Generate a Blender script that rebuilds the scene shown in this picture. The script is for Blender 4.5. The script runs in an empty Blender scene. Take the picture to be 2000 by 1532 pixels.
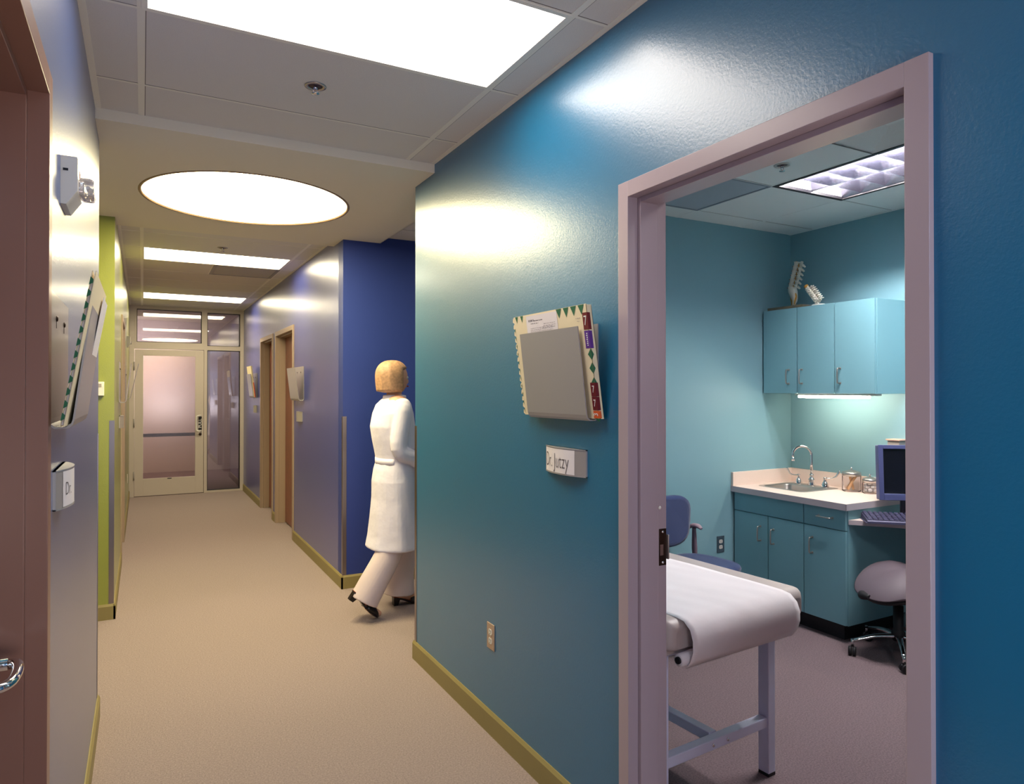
import bpy, bmesh, math, random
from mathutils import Vector, Matrix
random.seed(7)
PI = math.pi
SC = bpy.context.scene
COL = SC.collection

# ---------------------------------------------------------------- camera, world, exposure
cam_d = bpy.data.cameras.new('camera')
cam = bpy.data.objects.new('camera', cam_d)
COL.objects.link(cam)
SC.camera = cam
cam_d.sensor_width = 36.0
cam_d.lens = 1336.28 / 2000 * 36.0
cam_d.shift_y = (752.7 - 766) / 2000
cam_d.clip_start = 0.02
cam.location = (0, 0, 1.5221)
cam.rotation_euler = (math.radians(90 + 0.388), math.radians(0.0), math.radians(-28.384))
cam['kind'] = 'structure'

w = bpy.data.worlds.new('world')
SC.world = w
w.use_nodes = True
w.node_tree.nodes['Background'].inputs[0].default_value = (0.5, 0.6, 0.8, 1)
w.node_tree.nodes['Background'].inputs[1].default_value = 0.02
SC.view_settings.view_transform = 'Standard'
SC.view_settings.look = 'None'
SC.view_settings.gamma = 1
SC.view_settings.use_curve_mapping = False
SC.view_settings.exposure = 0.0

# light levels (radiance of the lit diffusers) and tube colours
L_NEAR, C_NEAR = 12.0, (1.0, 0.90, 0.81)
L_ROUND, C_ROUND = 28.0, (1.0, 0.86, 0.50)
L_FAR, C_FAR = 19.0, (1.0, 0.87, 0.60)
L_EXAM, C_EXAM = 430.0, (1.0, 0.95, 0.94)
L_UNDER, C_UNDER = 85.0, (1.0, 0.84, 0.64)
L_BACK, C_BACK = 19.0, (0.50, 0.74, 1.0)  # bluish ceiling fill added behind the camera
L_SIDE, C_SIDE = 7.0, (1.0, 0.88, 0.72)

# ---------------------------------------------------------------- measured planes (metres)
XR, XL = 1.364, -0.180          # corridor walls
XG, XP = -0.164, 1.352          # far left (lime) and far right (purple) walls
ZC, ZS, ZX = 2.723, 2.676, 2.692
YS0, YS1 = 3.394, 5.514         # soffit
YG, YLC = 3.680, 3.716          # ends of the near walls
YGF, YB, YE = 5.268, 5.226, 11.097
XS = 1.646
XI = 1.504                      # exam room side of the corridor wall
XE, YX = 4.308, 3.544           # exam room walls
YBK = -3.2                      # end of the corridor behind the camera


def lin(c):
    return tuple((v / 12.92 if v <= 0.04045 else ((v + 0.055) / 1.055) ** 2.4) for v in [k / 255 for k in c])


# ---------------------------------------------------------------- materials
MATS = {}


def mat(name, rgb, rough=0.5, metal=0.0, spec=0.5, coat=0.0, coat_rough=0.2, bump=None, vary=None, emit=None, trans=0.0, ior=1.45, alpha=1.0, sheen=0.0, coat_ior=1.5):
    """bump = (scale, strength, distance) ; vary = (scale, amount)"""
    if name in MATS:
        return MATS[name]
    m = bpy.data.materials.new(name)
    m.use_nodes = True
    nt = m.node_tree
    b = nt.nodes['Principled BSDF']
    c = lin(rgb)
    b.inputs['Base Color'].default_value = (*c, 1)
    b.inputs['Roughness'].default_value = rough
    b.inputs['Metallic'].default_value = metal
    b.inputs['Specular IOR Level'].default_value = spec
    b.inputs['Coat Weight'].default_value = coat
    b.inputs['Coat Roughness'].default_value = coat_rough
    b.inputs['Coat IOR'].default_value = coat_ior
    b.inputs['Transmission Weight'].default_value = trans
    b.inputs['IOR'].default_value = ior
    b.inputs['Alpha'].default_value = alpha
    b.inputs['Sheen Weight'].default_value = sheen
    tc = None
    if bump or vary:
        tc = nt.nodes.new('ShaderNodeTexCoord')
    if bump:
        n = nt.nodes.new('ShaderNodeTexNoise')
        n.inputs['Scale'].default_value = bump[0]
        n.inputs['Detail'].default_value = 3
        nt.links.new(tc.outputs['Object'], n.inputs['Vector'])
        bp = nt.nodes.new('ShaderNodeBump')
        bp.inputs['Strength'].default_value = bump[1]
        bp.inputs['Distance'].default_value = bump[2]
        nt.links.new(n.outputs['Fac'], bp.inputs['Height'])
        nt.links.new(bp.outputs['Normal'], b.inputs['Normal'])
        if coat:
            nt.links.new(bp.outputs['Normal'], b.inputs['Coat Normal'])
    if vary:
        n2 = nt.nodes.new('ShaderNodeTexNoise')
        n2.inputs['Scale'].default_value = vary[0]
        n2.inputs['Detail'].default_value = 4
        nt.links.new(tc.outputs['Object'], n2.inputs['Vector'])
        r = nt.nodes.new('ShaderNodeValToRGB')
        r.color_ramp.elements[0].position = 0.3
        r.color_ramp.elements[1].position = 0.7
        r.color_ramp.elements[0].color = (*[v * (1 - vary[1]) for v in c], 1)
        r.color_ramp.elements[1].color = (*[min(1, v * (1 + vary[1])) for v in c], 1)
        nt.links.new(n2.outputs['Fac'], r.inputs['Fac'])
        nt.links.new(r.outputs['Color'], b.inputs['Base Color'])
    if emit:
        b.inputs['Emission Color'].default_value = (*emit[0], 1)
        b.inputs['Emission Strength'].default_value = emit[1]
    MATS[name] = m
    return m


def emat(name, col, strength):
    m = bpy.data.materials.new(name)
    m.use_nodes = True
    nt = m.node_tree
    nt.nodes.clear()
    e = nt.nodes.new('ShaderNodeEmission')
    e.inputs[0].default_value = (*col, 1)
    e.inputs[1].default_value = strength
    o = nt.nodes.new('ShaderNodeOutputMaterial')
    nt.links.new(e.outputs[0], o.inputs[0])
    return m


def glass_mat(name, tint, refl=0.25, rough=0.02):
    """thin pane: see-through, tinted, with mirror reflection"""
    m = bpy.data.materials.new(name)
    m.use_nodes = True
    nt = m.node_tree
    nt.nodes.clear()
    t = nt.nodes.new('ShaderNodeBsdfTransparent')
    t.inputs[0].default_value = (*tint, 1)
    g = nt.nodes.new('ShaderNodeBsdfGlossy')
    g.inputs['Roughness'].default_value = rough
    g.inputs[0].default_value = (0.95, 0.93, 0.95, 1)
    lw = nt.nodes.new('ShaderNodeLayerWeight')
    lw.inputs[0].default_value = refl
    mx = nt.nodes.new('ShaderNodeMixShader')
    o = nt.nodes.new('ShaderNodeOutputMaterial')
    nt.links.new(lw.outputs['Fresnel'], mx.inputs[0])
    nt.links.new(t.outputs[0], mx.inputs[1])
    nt.links.new(g.outputs[0], mx.inputs[2])
    nt.links.new(mx.outputs[0], o.inputs[0])
    return m


def paint(name, rgb, rough=0.40, spec=0.5, coat=0.9):
    return mat(name, rgb, rough=rough, spec=spec, coat=coat, coat_rough=0.27, coat_ior=1.6, bump=(130, 0.22, 0.002))


M_GUARD = mat('corner_steel', (150, 142, 144), rough=0.30, metal=1.0)
P_TEAL = paint('paint_teal', (1, 105, 146))
P_BLUE = paint('paint_blue', (58, 70, 148))
P_LEFT = paint('paint_left_blue', (62, 86, 138))
P_ROYAL = paint('paint_royal', (42, 60, 132), rough=0.5, coat=0.1)
P_LIME = paint('paint_lime', (140, 146, 54))
P_TURQ = mat('paint_turquoise', (130, 171, 182), rough=0.5, spec=0.4, bump=(150, 0.08, 0.002))
P_WHITE = mat('paint_soffit', (236, 226, 208), rough=0.8, spec=0.2)
P_BACKHALL = mat('paint_hall_beige', (196, 182, 176), rough=0.7)
M_TILE = mat('acoustic_tile', (228, 220, 212), rough=0.95, spec=0.1, bump=(420, 0.5, 0.002), vary=(300, 0.04))
M_TILEX = mat('acoustic_tile_exam', (226, 230, 228), rough=0.95, spec=0.1, bump=(420, 0.4, 0.002), vary=(300, 0.03))
M_TBAR = mat('tbar_white', (244, 236, 222), rough=0.45)
M_GAP = mat('shadow_gap', (120, 108, 102), rough=0.9)
M_CARPET = mat('carpet_beige', (168, 150, 144), rough=1.0, spec=0.05, bump=(420, 1.0, 0.005), vary=(150, 0.22), sheen=0.1)
M_CARPX = mat('carpet_exam', (132, 115, 118), rough=1.0, spec=0.05, bump=(420, 1.0, 0.005), vary=(150, 0.26))
M_BASE = mat('olive_base', (142, 128, 80), rough=0.5, vary=(3, 0.05))
M_FRAME = mat('taupe_frame', (172, 155, 162), rough=0.36, spec=0.5, coat=0.2)
M_FRAME_YELLOWLIT = mat('frame_yellow_lit', (166, 144, 120), rough=0.36, spec=0.5, coat=0.2)  # same frame paint, with the far corridor's yellow light in the colour
M_FRAME_SHADED = mat('frame_shaded', (142, 100, 84), rough=0.36, spec=0.5, coat=0.2)  # same frame paint, darkened to put the left jamb's shade in the colour
M_DOOR = mat('door_wood', (128, 60, 38), rough=0.35, vary=(14, 0.18), coat=0.3)
M_DARKDOOR = mat('door_dark', (96, 66, 56), rough=0.35, vary=(14, 0.1))
M_STEEL = mat('brushed_steel', (190, 182, 176), rough=0.28, metal=0.9, bump=(60, 0.05, 0.001))
M_CHROME = mat('chrome', (225, 222, 222), rough=0.07, metal=1.0)
M_BRONZE = mat('bronze_plate', (70, 56, 50), rough=0.35, metal=0.8)
M_ALU = mat('cream_aluminium', (196, 184, 170), rough=0.4, spec=0.4)
M_WHITE = mat('white_plastic', (222, 218, 208), rough=0.4)
M_GREYPL = mat('grey_plastic', (158, 150, 144), rough=0.45)
M_BLACK = mat('black_rubber', (22, 20, 24), rough=0.55)
M_CAB = mat('cabinet_turquoise', (126, 174, 186), rough=0.42, spec=0.4)
M_TOE = mat('toe_black', (32, 32, 38), rough=0.6)
M_COUNTER = mat('counter_cream', (232, 212, 200), rough=0.35, vary=(400, 0.03))
M_EDGE = mat('edge_grey', (190, 178, 184), rough=0.4)
M_VINYL = mat('vinyl_taupe', (176, 162, 158), rough=0.4, bump=(180, 0.08, 0.001))
M_PAPER = mat('exam_paper', (228, 220, 222), rough=0.8, bump=(60, 0.15, 0.002), vary=(5, 0.02))
M_TUBE = mat('lilac_steel', (226, 226, 248), rough=0.35, spec=0.5)
M_BLUEFAB = mat('blue_fabric', (26, 46, 92), rough=0.95, bump=(700, 0.4, 0.002), sheen=0.3)
M_CHAIRPL = mat('chair_plastic', (110, 92, 104), rough=0.5)
M_SADDLE = mat('saddle_grey', (96, 84, 92), rough=0.6, bump=(300, 0.1, 0.001))
M_MON = mat('monitor_slate', (74, 80, 124), rough=0.45)
M_SCREEN = mat('screen_black', (12, 12, 22), rough=0.25)
M_KEYS = mat('keyboard_dark', (70, 68, 98), rough=0.5)
M_CREAM = mat('folder_cream', (236, 220, 182), rough=0.7)
M_GREEN = mat('folder_green', (40, 104, 70), rough=0.7)
M_MAROON = mat('sticker_maroon', (110, 26, 34), rough=0.5)
M_PURPLE = mat('sticker_purple', (96, 50, 140), rough=0.5)
M_ORANGE = mat('sticker_orange', (226, 96, 42), rough=0.5)
M_WHITEINK = mat('white_ink', (235, 230, 225), rough=0.6)
M_INK = mat('ink_grey', (96, 88, 90), rough=0.7)
M_INKL = mat('ink_light', (168, 158, 160), rough=0.7)
M_SHEET = mat('paper_white', (232, 224, 222), rough=0.8)
M_HOLD = mat('holder_grey', (156, 151, 150), rough=0.36, metal=0.0, coat=0.5, bump=(90, 0.04, 0.001))
M_BONE = mat('bone_white', (232, 224, 210), rough=0.5)
M_OCHRE = mat('ochre', (206, 150, 60), rough=0.5)
M_DISC = mat('disc_red', (120, 48, 40), rough=0.5)
M_WOOD = mat('dark_wood', (92, 84, 66), rough=0.5, vary=(30, 0.15))
M_GRILLE = mat('grille_grey', (132, 142, 152), rough=0.6)
M_COAT = mat('coat_white', (228, 222, 236), rough=0.85, bump=(9, 0.35, 0.02), sheen=0.1)
M_TROUS = mat('trouser_cream', (214, 196, 196), rough=0.85, bump=(14, 0.3, 0.01))
M_SKIN = mat('skin', (214, 160, 132), rough=0.5)
M_HAIR = mat('hair_blond', (178, 138, 104), rough=0.55, bump=(120, 0.5, 0.004), vary=(60, 0.25))
M_SHOE = mat('shoe_black', (24, 18, 20), rough=0.3)
M_BRICKRED = mat('insole_brown', (150, 72, 46), rough=0.6)
G_PANE = glass_mat('pane_glass', (0.66, 0.66, 0.74), 0.55)
G_JAR = glass_mat('jar_glass', (0.97, 0.96, 0.96), 0.07)
M_LENS = mat('strobe_lens', (235, 230, 228), rough=0.1, trans=0.75, ior=1.35)


# ---------------------------------------------------------------- mesh helper
class M:
    def __init__(s):
        s.bm = bmesh.new()
        s.mx = None

    def _v(s, p):
        p = Vector(p)
        if s.mx is not None:
            p = s.mx @ p
        return s.bm.verts.new(p)

    def face(s, pts, mi=0):
        f = s.bm.faces.new([s._v(p) for p in pts])
        f.material_index = mi
        return f

    def box(s, x0, x1, y0, y1, z0, z1, bev=0.0, mi=0, seg=2):
        n0 = len(s.bm.verts)
        vs = [s._v((x, y, z)) for x in (min(x0, x1), max(x0, x1)) for y in (min(y0, y1), max(y0, y1)) for z in (min(z0, z1), max(z0, z1))]
        fs = []
        for q in ((0, 1, 3, 2), (4, 6, 7, 5), (0, 4, 5, 1), (2, 3, 7, 6), (0, 2, 6, 4), (1, 5, 7, 3)):
            f = s.bm.faces.new([vs[i] for i in q])
            f.material_index = mi
            fs.append(f)
        if bev > 0:
            es = list({e for f in fs for e in f.edges})
            r = bmesh.ops.bevel(s.bm, geom=es, offset=bev, segments=seg, profile=0.6, affect='EDGES')
            for f in r['faces']:
                f.material_index = mi
                f.smooth = True
        return s

    def loft(s, rings, cap0=True, cap1=True, closed=True, mi=0, smooth=True):
        vr = [[s._v(p) for p in r] for r in rings]
        n = len(vr[0])
        for a, b in zip(vr[:-1], vr[1:]):
            for i in range(n if closed else n - 1):
                j = (i + 1) % n
                f = s.bm.faces.new((a[i], a[j], b[j], b[i]))
                f.smooth = smooth
                f.material_index = mi
        if closed and cap0 and n > 2:
            f = s.bm.faces.new(list(reversed(vr[0])))
            f.material_index = mi
        if closed and cap1 and n > 2:
            f = s.bm.faces.new(vr[-1])
            f.material_index = mi
        return s

    def tube(s, pts, r, seg=12, mi=0, smooth_path=0, cap=True, flat=None):
        P = [Vector(p) for p in pts]
        if smooth_path:
            P = catmull(P, smooth_path)
        n = len(P)
        rr = r if isinstance(r, (list, tuple)) else [r] * n
        if len(rr) != n:
            k = len(rr)
            rr = [rr[min(k - 1, int(i * (k - 1) / (n - 1)))] * (1 - (i * (k - 1) / (n - 1)) % 1) + rr[min(k - 1, int(i * (k - 1) / (n - 1)) + 1)] * ((i * (k - 1) / (n - 1)) % 1) for i in range(n)]
        t0 = (P[1] - P[0]).normalized()
        up = Vector((0, 0, 1)) if abs(t0.z) < 0.9 else Vector((1, 0, 0))
        u = t0.cross(up).normalized()
        rings = []
        for i in range(n):
            t = (P[min(n - 1, i + 1)] - P[max(0, i - 1)]).normalized()
            u = (u - t * u.dot(t)).normalized()
            v = t.cross(u)
            fx = 1.0 if flat is None else flat
            rings.append([P[i] + u * (math.cos(a) * rr[i]) + v * (math.sin(a) * rr[i] * fx) for a in [2 * PI * k / seg for k in range(seg)]])
        return s.loft(rings, cap, cap, mi=mi)

    def cyl(s, p0, p1, r0, r1=None, seg=24, mi=0):
        return s.tube([p0, p1], [r0, r0 if r1 is None else r1], seg, mi)

    def lathe(s, prof, c, seg=28, mi=0, axis='z'):
        rings = []
        for r, z in prof:
            ring = []
            for k in range(seg):
                a = 2 * PI * k / seg
                x, y = math.cos(a) * max(r, 1e-4), math.sin(a) * max(r, 1e-4)
                if axis == 'z':
                    p = (c[0] + x, c[1] + y, c[2] + z)
                elif axis == 'x':
                    p = (c[0] + z, c[1] + x, c[2] + y)
                else:
                    p = (c[0] + y, c[1] + z, c[2] + x)
                ring.append(p)
            rings.append(ring)
        return s.loft(rings, True, True, mi=mi)

    def prism(s, pts, axis, a0, a1, mi=0, smooth=False):
        def P(p, a):
            return {'x': (a, p[0], p[1]), 'y': (p[0], a, p[1]), 'z': (p[0], p[1], a)}[axis]
        return s.loft([[P(p, a0) for p in pts], [P(p, a1) for p in pts]], mi=mi, smooth=smooth)

    def ball(s, c, r, seg=16, rings=10, mi=0, sc=(1, 1, 1)):
        prof = [(math.sin(PI * i / rings), -math.cos(PI * i / rings)) for i in range(rings + 1)]
        R = []
        for a, b in prof:
            R.append([(c[0] + r * sc[0] * max(a, 1e-3) * math.cos(2 * PI * k / seg), c[1] + r * sc[1] * max(a, 1e-3) * math.sin(2 * PI * k / seg), c[2] + r * sc[2] * b) for k in range(seg)])
        return s.loft(R, True, True, mi=mi)

    def build(s, name, mats, parent=None, angle=35):
        bmesh.ops.recalc_face_normals(s.bm, faces=s.bm.faces)
        if parent is not None:
            root = parent
            while root.parent is not None:
                root = root.parent
            if root.type == 'EMPTY' or 'origin' in ORG.get(root.name, {}):
                s.bm.transform(ORGM[root.name].inverted())
            off = None
        else:
            xs = [v.co for v in s.bm.verts]
            lo = Vector((min(v.x for v in xs), min(v.y for v in xs), min(v.z for v in xs)))
            hi = Vector((max(v.x for v in xs), max(v.y for v in xs), max(v.z for v in xs)))
            off = Vector(((lo.x + hi.x) / 2, (lo.y + hi.y) / 2, lo.z))
            s.bm.transform(Matrix.Translation(-off))
        me = bpy.data.meshes.new(name)
        s.bm.to_mesh(me)
        s.bm.free()
        for m in (mats if isinstance(mats, (list, tuple)) else [mats]):
            me.materials.append(m)
        o = bpy.data.objects.new(name, me)
        COL.objects.link(o)
        if parent is not None:
            o.parent = parent
        else:
            o.location = off
            ORGM[o.name] = Matrix.Translation(off)
            ORG[o.name] = {'origin': 1}
        return o


ORG, ORGM = {}, {}


def catmull(P, n):
    out = []
    Q = [P[0] * 2 - P[1]] + P + [P[-1] * 2 - P[-2]]
    for i in range(1, len(Q) - 2):
        for k in range(n):
            t = k / n
            a, b, c, d = Q[i - 1], Q[i], Q[i + 1], Q[i + 2]
            out.append(0.5 * ((2 * b) + (c - a) * t + (2 * a - 5 * b + 4 * c - d) * t * t + (3 * b - a - 3 * c + d) * t ** 3))
    out.append(P[-1])
    return out


def thing(name, label, cat, loc=(0, 0, 0), rotz=0.0, group=None, kind=None):
    o = bpy.data.objects.new(name, None)
    COL.objects.link(o)
    o.empty_display_size = 0.05
    o.location = loc
    o.rotation_euler = (0, 0, rotz)
    ORGM[o.name] = Matrix.Translation(Vector(loc)) @ Matrix.Rotation(rotz, 4, 'Z')
    if label:
        o['label'] = label
    if cat:
        o['category'] = cat
    if group:
        o['group'] = group
    if kind:
        o['kind'] = kind
    return o


def tag(o, label, cat, group=None):
    o['label'] = label
    o['category'] = cat
    if group:
        o['group'] = group
    return o


def struct(name, b, mats):
    o = b.build(name, mats)
    o['kind'] = 'structure'
    return o


def sthing(name, loc):
    return thing(name, None, None, loc, kind='structure')


def text_mesh(txt, size, mx, name, material, parent, extrude=0.0006, xscale=1.0, align='CENTER', shear=0.0):
    """letters as geometry; mx maps the text plane (x right, y up, z out) to the world"""
    cu = bpy.data.curves.new('t', 'FONT')
    cu.body = txt
    cu.size = size
    cu.align_x = align
    cu.align_y = 'CENTER'
    cu.extrude = extrude
    cu.shear = shear
    cu.resolution_u = 3
    to = bpy.data.objects.new('t', cu)
    COL.objects.link(to)
    dg = bpy.context.evaluated_depsgraph_get()
    me = bpy.data.meshes.new_from_object(to.evaluated_get(dg))
    bpy.data.objects.remove(to)
    b = M()
    b.bm.from_mesh(me)
    bpy.data.meshes.remove(me)
    b.bm.transform(mx @ Matrix.Scale(xscale, 4, (1, 0, 0)))
    for f in b.bm.faces:
        f.material_index = 0
    return b.build(name, material, parent)


def frame_mx(origin, xdir, ydir):
    x = Vector(xdir).normalized()
    y = Vector(ydir).normalized()
    z = x.cross(y)
    m = Matrix(((x.x, y.x, z.x, origin[0]), (x.y, y.y, z.y, origin[1]), (x.z, y.z, z.z, origin[2]), (0, 0, 0, 1)))
    return m


# ================================================================ SHELL
# floors
f = M()
f.box(-3.9, XI - 0.07, YBK - 0.2, YE, -0.1, 0)
f.box(XI - 0.07, 4.7, YX + 0.06, YE, -0.1, 0)
struct('floor', f, M_CARPET)
f = M()
f.box(XI - 0.07, XE + 0.14, -1.0, YX + 0.06, -0.1, 0)
struct('floor_exam', f, M_CARPX)
f = M()
f.box(-1.4, 2.6, YE, YE + 3.2, -0.1, 0)
struct('floor_vestibule', f, M_CARPX)


def wall_y(b, x0, x1, y0, y1, ztop, openings=()):
    """a slab running along Y with rectangular openings (ya, yb, zt)"""
    y = y0
    for ya, yb, zt in sorted(openings):
        b.box(x0, x1, y, ya, 0, ztop)
        b.box(x0, x1, ya, yb, zt, ztop)
        y = yb
    b.box(x0, x1, y, y1, 0, ztop)
    return b


DO = (0.835, 1.727, 2.134)              # exam room door opening
LO = (0.745, 1.695, 2.134)              # left door opening
struct('wall_right', wall_y(M(), XR, XR + 0.07, YBK, YG, ZC, [(DO[0] - 0.03, DO[1] + 0.03, 2.16)]), P_TEAL)
struct('wall_exam_front', wall_y(M(), XR + 0.07, XI, -1.0, YX, ZC, [(DO[0] - 0.03, DO[1] + 0.03, 2.16)]), P_TURQ)
struct('wall_exam_left', M().box(XR + 0.07, XE + 0.14, YX, YX + 0.06, 0, ZC), P_TURQ)
struct('wall_branch_near', M().box(XR + 0.07, 4.7, YX + 0.06, YG, 0, ZC), P_TEAL)
struct('wall_exam_back', M().box(XE, XE + 0.14, -1.0, YX, 0, ZC), P_TURQ)
struct('wall_exam_right', M().box(XI, XE + 0.14, -1.14, -1.0, 0, ZC), P_TURQ)
struct('wall_left', wall_y(M(), XL - 0.14, XL, YBK, YLC, ZC, [(LO[0] - 0.03, LO[1] + 0.03, 2.16)]), P_LEFT)
struct('wall_left_branch', M().box(-3.9, XL - 0.14, YLC - 0.14, YLC, 0, ZC), P_LEFT)
struct('wall_lime_front', M().box(-3.9, XG, YGF, YGF + 0.14, 0, ZC), P_LIME)
GD = (6.95, 7.86, 2.134)
struct('wall_lime', wall_y(M(), XG - 0.14, XG, YGF + 0.14, YE, ZC, [(GD[0] - 0.03, GD[1] + 0.03, 2.16)]), P_LIME)
struct('wall_royal', M().box(XP, 4.7, YB, YB + 0.14, 0, ZC), P_ROYAL)
PA = (7.19, 8.169, 2.134)
PB = (8.44, 9.30, 2.134)
struct('wall_purple', wall_y(M(), XP, XP + 0.14, YB + 0.14, YE, ZC, [(PA[0] - 0.03, PA[1] + 0.03, 2.16), (PB[0] - 0.03, PB[1] + 0.03, 2.16)]), P_BLUE)
struct('wall_branch_end_right', M().box(4.7, 4.84, YG - 0.1, YB + 0.14, 0, ZC), P_ROYAL)
struct('wall_branch_end_left', M().box(-4.04, -3.9, YLC - 0.14, YGF + 0.14, 0, ZC), P_LIME)
# closed rooms behind the doors are not seen: only dark backing panels
struct('wall_room_left', M().box(-0.9, -0.8, 0.4, 2.1, 0, 2.4), M_DARKDOOR)

# corridor end behind the camera: wall with an added, unseen daylight window
b = M()
b.box(XL - 0.14, XR + 0.07, YBK - 0.14, YBK, 0, 0.8)
b.box(XL - 0.14, XR + 0.07, YBK - 0.14, YBK, 2.3, ZC)
b.box(XL - 0.14, 0.0, YBK - 0.14, YBK, 0.8, 2.3)
b.box(1.2, XR + 0.07, YBK - 0.14, YBK, 0.8, 2.3)
struct('wall_back', b, P_TEAL)
wn = sthing('window_added', (0.6, YBK - 0.06, 0.8))
b = M()
b.box(0.0, 0.05, YBK - 0.1, YBK - 0.02, 0.8, 2.3)
b.box(1.15, 1.2, YBK - 0.1, YBK - 0.02, 0.8, 2.3)
b.box(0.05, 1.15, YBK - 0.1, YBK - 0.02, 0.8, 0.85)
b.box(0.05, 1.15, YBK - 0.1, YBK - 0.02, 2.25, 2.3)
b.build('window_frame', M_ALU, wn)
b = M()
b.box(0.05, 1.15, YBK - 0.065, YBK - 0.06, 0.85, 2.25)
b.build('window_pane', glass_mat('window_glass', (0.95, 0.97, 1.0), 0.1), wn)
ld = bpy.data.lights.new('daylight_fill', 'AREA')  # weak bluish fill added outside the unseen window
ld.shape = 'RECTANGLE'
ld.size, ld.size_y = 1.5, 1.9
ld.energy = 25
ld.color = (0.6, 0.75, 1.0)
lo = bpy.data.objects.new('daylight_fill', ld)
COL.objects.link(lo)
lo.location = (0.6, YBK - 0.6, 1.7)
lo.rotation_euler = (math.radians(90), 0, 0)

# soft fill light added unseen behind the camera, turned up to the ceiling
ld = bpy.data.lights.new('bounce_fill', 'AREA')
ld.shape = 'RECTANGLE'
ld.size, ld.size_y = 1.0, 0.8
ld.energy = 22
ld.color = (1.0, 0.86, 0.80)
lo = bpy.data.objects.new('bounce_fill', ld)
COL.objects.link(lo)
lo.location = (0.6, -0.9, 1.0)
lo.rotation_euler = (math.radians(140), 0, 0)

# vestibule behind the glass end wall
b = M()
b.box(-1.4, 2.6, YE + 3.1, YE + 3.2, 0, 2.9)
b.box(-1.5, -1.4, YE, YE + 3.2, 0, 2.9)
b.box(2.6, 2.7, YE, YE + 3.2, 0, 2.9)
struct('wall_vestibule', b, P_BACKHALL)
struct('ceiling_vestibule', M().box(-1.4, 2.6, YE, YE + 3.2, 2.8, 2.9), P_WHITE)


# ---------------------------------------------------------------- ceilings
def grid_ceiling(name, xs, ys, z, skip, m_tile, m_bar, m_gap, odd=None, bar=0.012, edge=True, merge=None):
    """tiles cell by cell, with T-bars between them"""
    t = M()
    odd = odd or {}
    for i in range(len(xs) - 1):
        for j in range(len(ys) - 1):
            if (i, j) in skip:
                continue
            t.box(xs[i], xs[i + 1], ys[j], ys[j + 1], z, z + 0.02, mi=0)
    t.box(xs[0] - 0.05, xs[-1] + 0.05, ys[0] - 0.05, ys[-1] + 0.05, z + 0.25, z + 0.3)
    o = struct(name, t, [m_tile])
    g = M()
    merge = merge or ()
    for i in range(1, len(xs) - 1):
        x = xs[i]
        for j in range(len(ys) - 1):
            if ((i - 1, j) in skip and (i, j) in skip) or (i in merge and (i, j) not in skip):
                continue
            g.box(x - bar, x + bar, ys[j], ys[j + 1], z - 0.0015, z + 0.0004)
            g.box(x + bar, x + bar + 0.0025, ys[j], ys[j + 1], z - 0.0006, z + 0.0004, mi=1)
    for j in range(1, len(ys) - 1):
        y = ys[j]
        for i in range(len(xs) - 1):
            if (i, j - 1) in skip and (i, j) in skip:
                continue
            g.box(xs[i], xs[i + 1], y - bar * 0.5, y + bar * 0.5, z - 0.0018, z + 0.0004)
            g.box(xs[i], xs[i + 1], y - bar * 0.5 - 0.003, y - bar * 0.5, z - 0.0006, z + 0.0004, mi=1)
    if edge:
        for x0, x1 in ((xs[0], xs[0] + 0.022), (xs[-1] - 0.022, xs[-1])):
            g.box(x0, x1, ys[0], ys[-1], z - 0.0022, z + 0.0004)
    return o, g


XT = -0.007
xs1 = [XL, XT, XT + 1.2192, XR]
ys1 = [YBK, -2.44, -1.83, -1.22, -0.61, 0.0, 0.61, 1.22, 1.83, 2.44, 3.05, YS0]
o, g = grid_ceiling('ceiling', xs1, ys1, ZC, {(1, 8), (1, 2)}, M_TILE, M_TBAR, M_GAP)
struct('trim_1', g, [M_TBAR, M_GAP])
xs2 = [XG, XT, XT + 0.6096, XT + 1.2192, XP]
ys2 = [YS1, 5.89, 6.50, 7.11, 7.72, 8.33, 8.94, 9.52, 10.13, 10.74, YE]
o, g = grid_ceiling('ceiling_far', xs2, ys2, ZC, {(1, 2), (2, 2), (1, 7), (2, 7), (2, 3)}, M_TILE, M_TBAR, M_GAP, merge=(2,))
struct('trim_2', g, [M_TBAR, M_TILE])
for nm, x0, x1 in (('ceiling_branch_right', XS, 4.7), ('ceiling_branch_left', -3.9, -0.46)):
    n = int((x1 - x0) / 1.22) + 1
    xx = [x0 + (x1 - x0) * i / n for i in range(n + 1)]
    o, g = grid_ceiling(nm, xx, [YG - 0.06, 4.29, 4.90, YGF + 0.02], ZC, {(1, 1)}, M_TILE, M_TBAR, M_GAP)
    struct('trim_3' if 'right' in nm else 'trim_4', g, [M_TBAR, M_GAP])

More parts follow.
